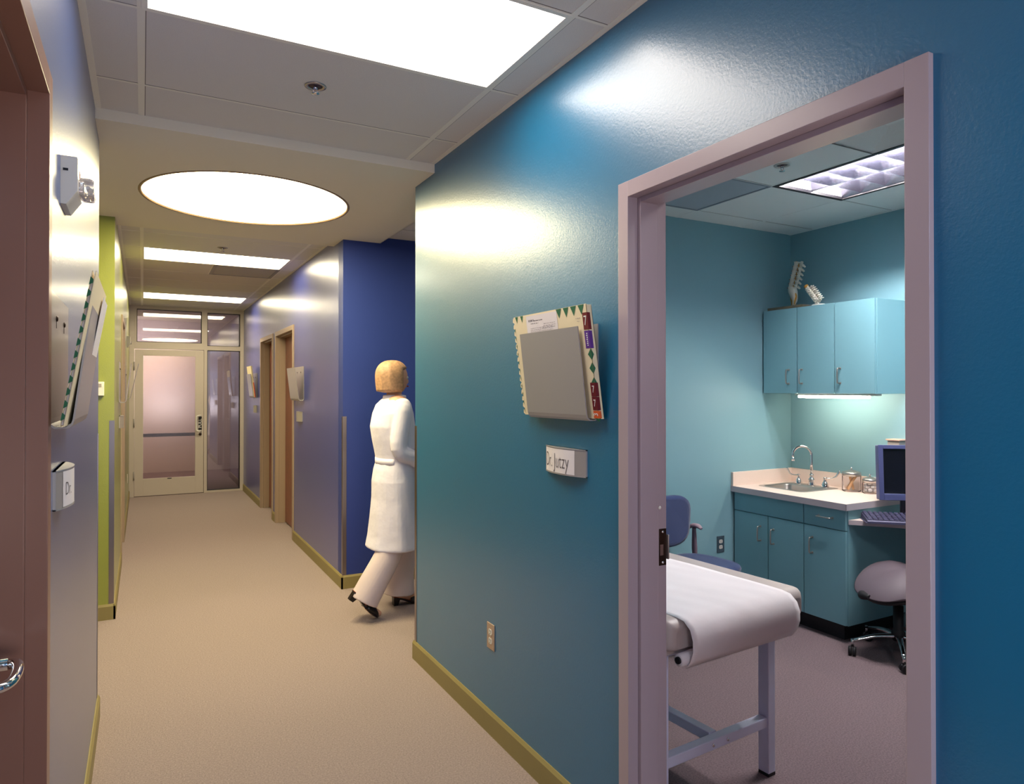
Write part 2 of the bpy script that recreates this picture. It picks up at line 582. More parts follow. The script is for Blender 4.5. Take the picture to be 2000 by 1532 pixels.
# soffit with the round opening
CX, CY, CR = 0.573, 4.45, 0.585
b = M()
seg = 96
x0, x1, y0, y1 = XL + 0.0, XR, YS0, YS1
ring, outer = [], []
for k in range(seg):
    a = 2 * PI * k / seg
    c, s = math.cos(a), math.sin(a)
    ring.append((CX + CR * c, CY + CR * s))
    tx = ((x1 - CX) if c > 0 else (x0 - CX)) / c if abs(c) > 1e-9 else 1e9
    ty = ((y1 - CY) if s > 0 else (y0 - CY)) / s if abs(s) > 1e-9 else 1e9
    t = min(tx, ty)
    outer.append((CX + t * c, CY + t * s))
b.loft([[(p[0], p[1], ZS + 0.14) for p in ring], [(p[0], p[1], ZS) for p in ring], [(p[0], p[1], ZS) for p in outer]], False, False, smooth=False)
for cx, cy in ((x0, y0), (x1, y0), (x0, y1), (x1, y1)):      # corner slivers
    near = sorted(range(seg), key=lambda k: (outer[k][0] - cx) ** 2 + (outer[k][1] - cy) ** 2)[:2]
    b.face([(outer[near[0]][0], outer[near[0]][1], ZS), (cx, cy, ZS), (outer[near[1]][0], outer[near[1]][1], ZS)])
b.box(x0, x1, y0 - 0.004, y0, ZS, ZC + 0.05)
b.box(x0, x1, y1, y1 + 0.004, ZS, ZC + 0.05)
b.box(XR, XS, YG - 0.02, YB, ZS, ZS + 0.02)
b.box(XS - 0.004, XS, YG - 0.02, YB, ZS, ZC + 0.05)
b.box(-0.46, XL, YLC, YGF, ZS, ZS + 0.02)
b.box(-0.464, -0.46, YLC, YGF, ZS, ZC + 0.05)
struct('ceiling_soffit', b, P_WHITE)

# exam room ceiling
xs3 = [XI, 1.96, 2.57, 3.18, 3.79, XE]
ys3 = [-1.0, -0.3, 0.31, 0.92, 1.525, 2.135, 2.742, 3.345, YX]
o, g = grid_ceiling('ceiling_exam', xs3, ys3, ZX, {(3, 4), (3, 5), (2, 4), (2, 6), (1, 1)}, M_TILEX, M_TBAR, M_GAP)
struct('trim_5', g, [M_TILEX, M_GAP])


# ---------------------------------------------------------------- baseboards
def base_y(name, x, sgn, y0, y1):
    """along Y on wall face x; sgn = direction out of the wall"""
    b = M()
    t = 0.012 * sgn
    b.prism([(x, 0), (x + t, 0), (x + t, 0.088), (x + t * 0.75, 0.093), (x + t * 0.35, 0.1016), (x, 0.1016)], 'y', y0, y1)
    return struct(name, b, M_BASE)


def base_x(name, y, sgn, x0, x1):
    b = M()
    t = 0.012 * sgn
    b.prism([(y, 0), (y + t, 0), (y + t, 0.088), (y + t * 0.75, 0.093), (y + t * 0.35, 0.1016), (y, 0.1016)], 'x', x0, x1)
    return struct(name, b, M_BASE)


base_y('baseboard_right', XR, -1, DO[1] + 0.052, YG + 0.012)
base_y('baseboard_right_near', XR, -1, YBK, DO[0] - 0.052)
base_y('baseboard_left', XL, 1, LO[1] + 0.052, YLC + 0.012)
base_y('baseboard_left_near', XL, 1, YBK, LO[0] - 0.052)
base_x('baseboard_lime_front', YGF, -1, -3.9, XG + 0.012)
base_y('baseboard_lime', XG, 1, YGF - 0.012, GD[0] - 0.052)
base_y('baseboard_lime_far', XG, 1, GD[1] + 0.052, YE - 0.06)
base_x('baseboard_royal', YB, -1, XP - 0.012, 4.7)
base_y('baseboard_purple', XP, -1, YB - 0.012, PA[0] - 0.052)
base_y('baseboard_purple_middle', XP, -1, PA[1] + 0.052, PB[0] - 0.052)
base_y('baseboard_purple_far', XP, -1, PB[1] + 0.052, YE - 0.06)
base_x('baseboard_branch', YG, 1, XR, 4.7)


# ---------------------------------------------------------------- door frames
def door_frame(name, xf, d, op, m, depth, m_slab, lever=None, slab_at=0.098, slab=True, fw=0.05):
    """frame round an opening in a wall along Y. xf = x of the frame's face, d = +1 when the wall lies at larger x.
    profile into the wall: face, rebate, stop, rebate"""
    ya, yb, zt = op
    r = sthing(name, ((xf + xf + d * depth) / 2, (ya + yb) / 2, 0))
    b = M()
    def bx(y0, y1, z0, z1, a, c, bev=0.0015):
        b.box(xf + d * a, xf + d * c, y0, y1, z0, z1, bev=bev)
    bx(ya - fw, ya, 0, zt + fw, 0, depth)
    bx(yb, yb + fw, 0, zt + fw, 0, depth)
    bx(ya, yb, zt, zt + fw, 0, depth)
    b.build('door_frame', m, r)
    b = M()
    s0, s1 = 0.038, depth - 0.048
    bx(ya, ya + 0.016, 0, zt, s0, s1)
    bx(yb - 0.016, yb, 0, zt, s0, s1)
    bx(ya + 0.016, yb - 0.016, zt - 0.016, zt, s0, s1)
    b.build('door_stop', m, r)
    if slab:
        b = M()
        b.box(xf + d * slab_at, xf + d * (slab_at + 0.044), ya + 0.017 if slab_at < s1 else ya + 0.003, yb - 0.017 if slab_at < s1 else yb - 0.003, 0.012, zt - (0.017 if slab_at < s1 else 0.003), bev=0.001)
        sl = b.build('door_slab', m_slab, r)
        if lever:
            lever_handle(sl, xf + d * slab_at, -d, lever[0], lever[1], lever[2])
    return r


def lever_handle(parent, x, d, y, z, ydir):
    """lever handle on a slab; d = outward x direction, lever runs along ydir"""
    b = M()
    b.lathe([(0.0, 0.0), (0.032, 0.0), (0.032, 0.006 * d), (0.026, 0.010 * d), (0.012, 0.012 * d), (0.012, 0.045 * d), (0.0, 0.045 * d)], (x, y, z), axis='x')
    pts = [(x + 0.045 * d, y, z), (x + 0.060 * d, y + 0.012 * ydir, z), (x + 0.066 * d, y + 0.05 * ydir, z), (x + 0.064 * d, y + 0.10 * ydir, z), (x + 0.050 * d, y + 0.125 * ydir, z), (x + 0.022 * d, y + 0.130 * ydir, z)]
    b.tube(pts, [0.010, 0.011, 0.010, 0.009, 0.009, 0.008], 12, smooth_path=5)
    return b.build('door_lever', M_CHROME, parent)


# exam room door (standing open inside the room)
dr = door_frame('door_1', XR - 0.0146, 1, DO, M_FRAME, 0.156, M_DARKDOOR, slab=False)
b = M()
b.box(XI + 0.012, XI + 0.89, DO[0] - 0.06, DO[0] - 0.016, 0.012, 2.128, bev=0.001)
sl = b.build('door_slab', M_DOOR, dr)
b = M()
b.box(XR + 0.110, XR + 0.139, DO[1] - 0.0025, DO[1] + 0.001, 0.952, 1.071, bev=0.0008)
st = b.build('strike_plate', M_BRONZE, dr)
b = M()
b.box(XR + 0.1385, XR + 0.1435, DO[1] - 0.012, DO[1] + 0.0, 0.972, 1.051, bev=0.001)
b.box(XR + 0.113, XR + 0.126, DO[1] - 0.0035, DO[1] - 0.002, 0.985, 1.02)
b.build('strike_lip', M_STEEL, st)
for z in (0.962, 1.061):
    b = M()
    b.lathe([(0, 0), (0.0045, 0), (0.004, -0.0015), (0, -0.002)], (XR + 0.124, DO[1] - 0.0025, z), axis='y', seg=12)
    b.build('strike_screw', M_CHROME, st)
b = M()
b.lathe([(0, 0), (0.006, 0), (0.005, -0.003), (0, -0.004)], (XR + 0.112, DO[1] - 0.0005, 1.14), axis='y', seg=12)
b.build('door_silencer', M_WHITE, dr)

# door on the left, closed
door_frame('door_2', XL + 0.010, -1, LO, M_FRAME_SHADED, 0.156, M_DARKDOOR, lever=(LO[1] - 0.09, 1.0, -1), slab_at=0.098)
# far doors
door_frame('door_3', XP - 0.012, 1, PA, M_FRAME_YELLOWLIT, 0.156, M_DOOR, slab_at=0.108, lever=None)
door_frame('door_4', XP - 0.012, 1, PB, M_FRAME_YELLOWLIT, 0.156, M_DOOR, slab_at=0.108, lever=(PB[0] + 0.09, 0.98, 1))
door_frame('door_5', XG + 0.012, -1, GD, M_FRAME_YELLOWLIT, 0.156, M_DOOR, slab_at=0.108, lever=(GD[1] - 0.09, 0.98, -1))

# ---------------------------------------------------------------- glazed end wall: frame, door, panes
r = sthing('window_2', (0.6, YE, 0))
b = M()
y0, y1 = YE - 0.045, YE + 0.06


def fr(x0, x1, z0, z1, dy=0.0):
    b.box(x0, x1, y0 + dy, y1 - dy, z0, z1, bev=0.002)


fr(XG, -0.100, 0, ZC)
fr(1.300, XP, 0, ZC)
fr(0.801, 0.845, 0, ZC)
fr(-0.100, 0.801, 2.108, 2.205)
fr(0.845, 1.300, 2.108, 2.172)
fr(-0.100, 0.801, 2.675, ZC)
fr(0.845, 1.300, 2.665, ZC)
fr(0.845, 1.300, 0.0, 0.030)
fr(0.770, 0.801, 2.205, 2.675)
fr(-0.100, -0.072, 2.205, 2.675)
b.build('window_frame', M_ALU, r)
b = M()
for x0, x1, z0, z1 in ((-0.072, 0.770, 2.205, 2.675), (0.845, 1.300, 2.172, 2.665), (0.845, 1.300, 0.030, 2.108)):
    for q in ((x0, x0 + 0.007, z0, z1), (x1 - 0.009, x1, z0, z1), (x0, x1, z0, z0 + 0.007), (x0, x1, z1 - 0.007, z1)):
        b.box(q[0], q[1], y0 + 0.010, y1 - 0.012, q[2], q[3])
b.build('glazing_gasket', M_BLACK, r)
for k, (x0, x1, z0, z1) in enumerate(((-0.070, 0.768, 2.207, 2.673), (0.847, 1.298, 2.174, 2.663), (0.847, 1.298, 0.032, 2.106))):
    b = M()
    b.box(x0, x1, YE + 0.0, YE + 0.006, z0, z1)
    b.build('window_pane', G_PANE, r)

r = sthing('door_6', (0.35, YE, 0))
b = M()
ZD = 2.100
for q in ((-0.097, 0.012, 0.008, ZD), (0.686, 0.797, 0.008, ZD), (0.012, 0.686, 0.008, 0.252), (0.012, 0.686, 2.011, ZD)):
    b.box(q[0], q[1], YE - 0.030, YE + 0.018, q[2], q[3], bev=0.002)
b.build('door_leaf', M_ALU, r)
b = M()
b.box(0.014, 0.684, YE - 0.008, YE - 0.002, 0.254, 2.009)
b.build('door_pane', glass_mat('frosted_pane', (0.72, 0.66, 0.64), 0.45, rough=0.16), r)
b = M()
b.box(0.012, 0.686, YE + 0.005, YE + 0.03, 0.845, 0.893, bev=0.004)
b.build('push_bar', mat('bar_dark', (86, 74, 78), rough=0.4), r)
b = M()
b.tube([(0.757, YE - 0.03, 0.922), (0.757, YE - 0.06, 0.918), (0.735, YE - 0.075, 0.915), (0.705, YE - 0.075, 0.925), (0.699, YE - 0.075, 0.955), (0.699, YE - 0.075, 1.10), (0.705, YE - 0.075, 1.130), (0.735, YE - 0.075, 1.142), (0.757, YE - 0.06, 1.140), (0.757, YE - 0.03, 1.136)], 0.011, 10, smooth_path=4)
b.build('pull_handle', M_WHITE, r)
b = M()
b.box(0.728, 0.774, YE - 0.0335, YE - 0.0305, 0.93, 1.125, bev=0.001)
lab = b.build('door_notice', M_BLACK, r)
mx = frame_mx((0.751, YE - 0.0345, 1.028), (0, 0, 1), (-1, 0, 0))
text_mesh('PULL', 0.062, mx, 'notice_text', M_WHITEINK, lab)
b = M()
b.lathe([(0, 0), (0.020, 0), (0.020, -0.008), (0.012, -0.014), (0, -0.014)], (0.752, YE - 0.03, 0.868), axis='y')
b.build('door_lock', M_BRONZE, r)
b = M()
b.box(0.322, 0.378, YE - 0.033, YE - 0.030, 0.237, 0.250, bev=0.001)
b.build('maker_badge', M_BLACK, r)
for z in (1.86, 1.05, 0.30):
    b = M()
    b.cyl((-0.103, YE - 0.052, z - 0.06), (-0.103, YE - 0.052, z + 0.06), 0.008, seg=12)
    b.build('door_hinge', M_GREYPL, r)


# ---------------------------------------------------------------- metal corner guards
def corner_guard(label, cx, cy, dx, dy, z0=0.102, z1=1.318):
    """two thin leaves; dx, dy point along the walls away from the corner's outside"""
    b = M()
    t = 0.002
    wd = 0.028
    b.box(cx - dx * t, cx + dx * wd, cy - dy * t, cy, z0, z1)
    b.box(cx - dx * t, cx, cy, cy + dy * wd, z0, z1)
    o = b.build('corner_guard', M_GUARD)
    return tag(o, label, 'corner guard')


corner_guard('tall steel corner guard where the purple wall meets the royal blue wall', XP, YB, 1, 1)
corner_guard('steel corner guard at the outer corner of the lime green wall', XG, YGF, -1, 1)
corner_guard('thin steel corner guard at the far end of the teal wall', XR, YG, 1, -1)
corner_guard('steel corner guard at the far end of the near left blue wall', XL, YLC, -1, -1)


# ================================================================ LIGHT FITTINGS
def troffer(label, x0, x1, y0, y1, z, em, basket=None, group=None):
    t = thing('ceiling_light', label, 'ceiling light', ((x0 + x1) / 2, (y0 + y1) / 2, z - 0.004), group=group)
    b = M()
    e = 0.018
    for q in ((x0, x1, y0, y0 + e), (x0, x1, y1 - e, y1), (x0, x0 + e, y0 + e, y1 - e), (x1 - e, x1, y0 + e, y1 - e)):
        b.box(q[0], q[1], q[2], q[3], z - 0.004, z + 0.03, bev=0.001)
    b.build('light_frame', M_TBAR, t)
    b = M()
    ya, yb = y0 + e, y1 - e
    n = 16
    prof = []
    for i in range(n + 1):                      # gently vaulted reflector
        u = i / n
        prof.append((ya + (yb - ya) * u, z + 0.012 + 0.055 * math.sin(PI * u) ** 0.8))
    b.loft([[(x, p[0], p[1]) for p in prof] for x in (x0 + e, x1 - e)], closed=False)
    for x in (x0 + e + 0.001, x1 - e - 0.001):
        b.face([(x, ya, z + 0.012)] + [(x, p[0], p[1]) for p in prof[1:-1]] + [(x, yb, z + 0.012)])
    b.build('light_reflector', em, t)
    if basket:
        b = M()
        yc = (ya + yb) / 2
        hw = 0.125
        prof = [(yc + hw * math.cos(a), z + 0.045 - 0.040 * math.sin(a)) for a in [PI * i / 14 for i in range(15)]]
        b.loft([[(x, p[0], p[1]) for p in prof] for x in (x0 + e + 0.035, x1 - e - 0.035)], closed=True)
        b.build('light_diffuser', basket, t)
    return t


E_NEAR = emat('tube_light_near', C_NEAR, L_NEAR)
E_NEARB = emat('tube_light_near_basket', C_NEAR, L_NEAR * 0.8)
E_FAR = emat('tube_light_far', C_FAR, L_FAR)
E_BACK = emat('fill_light_behind', C_BACK, L_BACK)
E_SIDE = emat('tube_light_side', C_SIDE, L_SIDE)
troffer('large rectangular ceiling light nearest the top edge, above the teal wall corridor', XT, XT + 1.2192, 1.83, 2.44, ZC, E_NEAR, E_NEARB)
troffer('unseen fill light added in the corridor ceiling behind the camera', XT, XT + 1.2192, -1.83, -1.22, ZC, E_BACK)  # bluish fill added out of view for the near walls
troffer('first flat rectangular ceiling light beyond the round light', XT, XT + 1.2192, 6.50, 7.11, ZC, E_FAR, emat('far_basket', C_FAR, L_FAR * 0.85))
troffer('farthest rectangular ceiling light, just before the glazed end door', XT, XT + 1.2192, 9.52, 10.13, ZC, E_FAR, emat('far_basket_end', C_FAR, L_FAR * 0.85))
xx = XS + (4.7 - XS) / 3
troffer('ceiling light in the side passage behind the teal wall', xx, xx * 2 - XS, 4.29, 4.90, ZC, E_SIDE)
xx = (3.9 - 0.46) / 3
troffer('ceiling light in the side passage on the left', -3.9 + xx, -3.9 + 2 * xx, 4.29, 4.90, ZC, E_SIDE)

t = thing('round_ceiling_light', 'large round glowing ceiling light set in the white soffit', 'ceiling light', (CX, CY, ZS))
b = M()
b.lathe([(CR - 0.002, 0.012), (CR - 0.002, -0.003), (CR + 0.012, -0.003), (CR + 0.014, 0.0), (CR - 0.002, 0.012)], (CX, CY, ZS), seg=96)
b.build('light_frame', mat('rim_tan', (150, 122, 96), rough=0.5), t)
b = M()
b.lathe([(0, 0.0), (CR * 0.5, 0.001), (CR - 0.004, 0.0), (CR - 0.004, 0.02), (0, 0.02)], (CX, CY, ZS + 0.006), seg=96)
b.build('light_diffuser', emat('round_light', C_ROUND, L_ROUND), t)

# exam room louvred fitting
x0, x1, y0, y1 = 3.18, 3.79, 1.525, 2.742
t = thing('ceiling_light', 'louvred rectangular ceiling light with black edge inside the exam room', 'ceiling light', ((x0 + x1) / 2, (y0 + y1) / 2, ZX - 0.004))
b = M()
e = 0.026
for q in ((x0, x1, y0, y0 + e), (x0, x1, y1 - e, y1), (x0, x0 + e, y0 + e, y1 - e), (x1 - e, x1, y0 + e, y1 - e)):
    b.box(q[0], q[1], q[2], q[3], ZX - 0.004, ZX + 0.012)
b.build('light_frame', M_BLACK, t)
b = M()
for q in ((x0, x0 + e, y0, y1), (x1 - e, x1, y0, y1), (x0, x1, y0, y0 + e), (x0, x1, y1 - e, y1)):
    b.box(q[0], q[1], q[2], q[3], ZX + 0.012, ZX + 0.12)
b.build('light_housing', mat('housing_white', (226, 222, 224), rough=0.3), t)
b = M()
b.box(x0 + e, x1 - e, y0 + e, y1 - e, ZX + 0.115, ZX + 0.12)
b.build('light_reflector', MATS['housing_white'], t)
for xx_ in (x0 + 0.155, x1 - 0.155):
    b = M()
    b.tube([(xx_, y0 + 0.04, ZX + 0.098), (xx_, y1 - 0.04, ZX + 0.098)], 0.0125, 12)
    b.build('light_tube', emat('exam_tubes', C_EXAM, L_EXAM), t)
b = M()
m_l = mat('louvre', (172, 172, 186), rough=0.26, metal=1.0)
for k in range(1, 8):
    y = y0 + (y1 - y0) * k / 8
    b.prism([(y - 0.006, ZX + 0.085), (y - 0.001, ZX + 0.006), (y + 0.001, ZX + 0.006), (y + 0.006, ZX + 0.085)], 'x', x0 + e, x1 - e)
xc = (x0 + x1) / 2
b.prism([(xc - 0.014, ZX + 0.085), (xc - 0.002, ZX + 0.004), (xc + 0.002, ZX + 0.004), (xc + 0.014, ZX + 0.085)], 'y', y0 + e, y1 - e)
for xx_, dd in ((x0 + e, 1), (x1 - e, -1)):
    b.prism([(xx_, ZX + 0.085), (xx_, ZX + 0.004), (xx_ + dd * 0.003, ZX + 0.004), (xx_ + dd * 0.03, ZX + 0.085)], 'y', y0 + e, y1 - e)
b.build('light_louvre', m_l, t)

troffer('unseen ceiling light added as fill in the exam room close to the corridor wall', 1.96, 2.57, -0.3, 0.31, ZX, emat('exam_fill_light', (1.0, 0.94, 0.95), 16.0))  # added out of view to brighten the cabinet fronts

# under-cabinet strip light
t = thing('strip_light', 'slim glowing strip light under the wall cabinets', 'light', (4.03, 2.99, 1.470))
b = M()
b.box(4.03, 4.09, 2.68, 3.28, 1.484, 1.497)
b.build('light_housing', M_WHITE, t)
b = M()
b.tube([(4.045, 2.73, 1.476), (4.045, 3.26, 1.476)], 0.010, 14)
b.build('light_tube', emat('under_tube', C_UNDER, L_UNDER), t)

# warm lamp in the vestibule, seen glowing through the end door
ld = bpy.data.lights.new('vestibule_lamp', 'AREA')
ld.shape = 'DISK'
ld.size = 0.5
ld.energy = 60
ld.color = (1.0, 0.84, 0.72)
lo = bpy.data.objects.new('vestibule_lamp', ld)
COL.objects.link(lo)
lo.location = (0.0, YE + 1.9, 2.3)
lo.rotation_euler = (math.radians(50), 0, 0)

# ================================================================ CEILING FITTINGS


def sprinkler(label, x, y, z, pendant=False):
    t = thing('sprinkler', label, 'sprinkler', (x, y, z - 0.03))
    b = M()
    b.lathe([(0.020, 0.004), (0.042, -0.001), (0.041, -0.004), (0.030, -0.005), (0.026, 0.002), (0.020, 0.004)], (x, y, z), seg=28)
    b.build('escutcheon', M_STEEL, t)
    b = M()
    b.lathe([(0, 0.003), (0.030, 0.003), (0.030, 0.001), (0, 0.001)], (x, y, z - 0.002), seg=28)
    b.build('recess', mat('recess_dark', (84, 66, 70), rough=0.5, metal=0.5), t)
    b = M()
    b.cyl((x, y, z), (x, y, z - 0.014), 0.008, seg=12)
    for s in (-1, 1):
        b.tube([(x + s * 0.008, y, z - 0.010), (x + s * 0.011, y, z - 0.018), (x + s * 0.004, y, z - 0.028)], 0.002, 6)
    b.lathe([(0, -0.028), (0.006, -0.028), (0.015, -0.030), (0.015, -0.032), (0, -0.032)], (x, y, z), seg=14)
    b.build('sprinkler_head', M_CHROME, t)
    return t


sprinkler('recessed sprinkler in the ceiling tile between the near rectangular light and the soffit', 0.598, 2.74, ZC)
sprinkler('small sprinkler beyond the round light, before the far lights', 0.593, 6.24, ZC)
sprinkler('sprinkler in the exam room ceiling, seen just under the door head', 2.925, 2.457, ZX)

# grey ceiling grille in the far corridor
t = thing('ceiling_grille', 'grey ceiling grille behind the first far rectangular light', 'air grille', (0.907, 7.415, ZC - 0.004))
b = M()
gx0, gx1, gy0, gy1 = XT + 0.6096, XT + 1.2192, 7.11, 7.72
for q in ((gx0, gx1, gy0, gy0 + 0.03), (gx0, gx1, gy1 - 0.03, gy1), (gx0, gx0 + 0.03, gy0, gy1), (gx1 - 0.03, gx1, gy0, gy1)):
    b.box(q[0], q[1], q[2], q[3], ZC - 0.004, ZC + 0.02)
b.build('grille_frame', M_GREYPL, t)
b = M()
for k in range(24):
    y = gy0 + 0.035 + k * (0.54 / 23)
    b.box(gx0 + 0.03, gx1 - 0.03, y - 0.006, y + 0.006, ZC - 0.001, ZC + 0.012)
b.box(gx0 + 0.03, gx1 - 0.03, gy0 + 0.03, gy1 - 0.03, ZC + 0.014, ZC + 0.02)
b.build('grille_blades', mat('grille_tan', (196, 184, 168), rough=0.6), t)

# exam room return grille (perforated) and supply diffuser
t = thing('return_grille', 'dull grey perforated return grille in the exam room ceiling', 'air grille', (2.875, 3.04, ZX - 0.004))
b = M()
for q in ((2.57, 3.18, 2.742, 2.757), (2.57, 3.18, 3.33, 3.345), (2.57, 2.585, 2.757, 3.33), (3.165, 3.18, 2.757, 3.33)):
    b.box(q[0], q[1], q[2], q[3], ZX - 0.003, ZX + 0.012)
b.build('grille_frame', M_GRILLE, t)
b = M()
b.box(2.585, 3.165, 2.757, 3.33, ZX + 0.0, ZX + 0.01)
b.build('grille_face', mat('perforated', (172, 182, 192), rough=0.7, bump=(700, 1.0, 0.003)), t)
t = thing('air_diffuser', 'square white air diffuser with nested rims in the exam room ceiling', 'air diffuser', (2.875, 1.83, ZX - 0.01))
b = M()
for k, (h, zz) in enumerate(((0.305, 0.0), (0.235, -0.006), (0.165, -0.010), (0.095, -0.012))):
    cx, cy = 2.875, 1.83
    h2 = h - 0.045
    b.loft([[(cx - h, cy - h, ZX + zz), (cx + h, cy - h, ZX + zz), (cx + h, cy + h, ZX + zz), (cx - h, cy + h, ZX + zz)],
            [(cx - h2, cy - h2, ZX + zz + 0.022), (cx + h2, cy - h2, ZX + zz + 0.022), (cx + h2, cy + h2, ZX + zz + 0.022), (cx - h2, cy + h2, ZX + zz + 0.022)]], False, k == 3, smooth=False)
b.box(2.57, 3.18, 1.525, 2.135, ZX + 0.03, ZX + 0.035)
b.build('diffuser_vanes', M_TILEX, t)


# ================================================================ WALL FITTINGS
def chart_holder(label, xw, d, y0, y1, z0, zb, zf, folder=None, group=None, scale=1.0):
    """wall pocket: back plate, curved foot and leaning front plate. d = outward direction from the wall"""
    t = thing('file_holder', label, 'file holder', (xw, (y0 + y1) / 2, z0), group=group)
    th = 0.004
    b = M()
    prof = [(xw, zb), (xw, z0 + 0.022), (xw + d * 0.003, z0 + 0.008), (xw + d * 0.012, z0), (xw + d * 0.036, z0), (xw + d * 0.046, z0 + 0.008), (xw + d * 0.050, z0 + 0.02), (xw + d * 0.086 * scale, zf)]
    inner = [(xw + d * th, zb), (xw + d * th, z0 + 0.022), (xw + d * (0.003 + th * 0.7), z0 + 0.011), (xw + d * 0.014, z0 + th), (xw + d * 0.034, z0 + th), (xw + d * 0.043, z0 + 0.011), (xw + d * 0.046, z0 + 0.02), (xw + d * (0.086 * scale - th), zf)]
    n = 4
    b.loft([[(p[0], y, p[1]) for p in prof + inner[::-1]] for y in (y0, y1)], smooth=False)
    b.build('holder_body', M_HOLD, t)
    for yy in (y0 + (y1 - y0) * 0.3, y0 + (y1 - y0) * 0.72):
        b = M()
        z = zb - 0.055
        b.lathe([(0, 0), (0.007, 0), (0.006, 0.003 * d), (0, 0.004 * d)], (xw + d * th, yy, z), axis='x', seg=12)
        b.box(xw + d * th, xw + d * (th + 0.0008), yy - 0.0015, yy + 0.0015, z - 0.022, z - 0.005)
        b.build('screw', M_BRONZE, t)
    return t


def lean_x(xw, d, a, z, z0, zf, xa=0.040, xb=0.078):
    """x of a sheet leaning in the pocket, a = extra offset"""
    return xw + d * (xa + (xb - xa) * (z - z0) / (zf - z0) + a)


HZ0, HZB, HZF = 1.417, 1.747, 1.735
chart_holder('grey metal file holder on the teal wall, above the name sign', XR, -1, 1.906, 2.303, HZ0, HZB, HZF)
chart_holder('grey metal file holder on the near left wall, beside the shaded door frame', XL, 1, 1.775, 2.19, HZ0 + 0.02, HZB - 0.005, HZF + 0.005)
chart_holder('empty grey file holder on the purple wall, nearest its corner', XP, -1, 6.66, 7.07, HZ0, HZB, HZF)
chart_holder('file holder on the purple wall beyond both doors, holding one file', XP, -1, 9.66, 10.05, HZ0, HZB, HZF)
chart_holder('thin file holder on the lime wall before its door', XG, 1, 6.25, 6.62, HZ0, HZB, HZF)
chart_holder('file holder on the lime wall beyond its door, beside the glazed end wall', XG, 1, 8.55, 8.95, HZ0, HZB, HZF + 0.08, scale=1.5)

# --- patient file in the right holder: leaning cream folder with zigzag edge and number stickers
t = thing('patient_file', 'cream patient file with maroon 7 stickers in the teal wall holder', 'file', (XR - 0.05, 2.11, HZ0 + 0.006))
zb_, zt_ = HZ0 + 0.008, 1.806


def fx(z, a=0.0):
    return XR - (0.028 + (0.071 - 0.028) * (z - zb_) / (1.735 - zb_)) - a


def slab_sheet(b, ya, yb, z0, z1, a0, a1, mi=0):
    b.loft([[(fx(z0, a0), ya, z0), (fx(z0, a0), yb, z0), (fx(z0, a1), yb, z0), (fx(z0, a1), ya, z0)],
            [(fx(z1, a0), ya, z1), (fx(z1, a0), yb, z1), (fx(z1, a1), yb, z1), (fx(z1, a1), ya, z1)]], smooth=False, mi=mi)


FY0, FY1 = 1.862, 2.358
b = M()
slab_sheet(b, FY0, FY1, zb_, zt_, 0.0, 0.0015)
slab_sheet(b, FY0, FY1, zb_, zt_ - 0.004, -0.020, -0.0185)
slab_sheet(b, FY0, FY0 + 0.002, zb_, zt_ - 0.002, -0.020, 0.0015)
b.build('folder_cover', M_CREAM, t)
b = M()
slab_sheet(b, FY0 + 0.006, FY1 - 0.012, zb_ + 0.004, zt_ - 0.008, -0.018, -0.001)
b.build('page_block', M_SHEET, t)
b = M()     # scalloped left edge of the cover
n = 15
for k in range(n):
    z0 = zb_ + (zt_ - zb_) * k / n
    z1 = zb_ + (zt_ - zb_) * (k + 1) / n
    zm = (z0 + z1) / 2
    b.face([(fx(z0, 0.0008), FY1, z0), (fx(zm, 0.0008), FY1 + 0.011, zm - 0.006), (fx(zm, 0.0008), FY1 + 0.011, zm + 0.006), (fx(z1, 0.0008), FY1, z1)])
b.build('scalloped_edge', M_CREAM, t)
# green zigzag print: along the top and down the left edge
def tri(ya, yb, ym, za, zm_, a=0.0022):
    b = M()
    b.face([(fx(za, a), ya, za), (fx(za, a), yb, za), (fx(zm_, a), ym, zm_)])
    b.build('zigzag_mark', M_GREEN, t)
for k in range(2):
    y = FY1 - 0.012 - k * 0.040
    tri(y, y - 0.022, y - 0.011, zt_ - 0.001, zt_ - 0.026)
for k in range(4):
    y = FY0 + 0.012 + k * 0.046
    tri(y, y + 0.036, y + 0.018, zt_ - 0.001, zt_ - 0.034)
for k in range(11):
    z = zt_ - 0.05 - k * 0.031
    b = M()
    b.face([(fx(z, 0.0022), FY1 + 0.004, z), (fx(z + 0.008, 0.0022), FY1 - 0.003, z + 0.006), (fx(z - 0.014, 0.0022), FY1 - 0.002, z - 0.014)])
    b.build('zigzag_mark', M_GREEN, t)
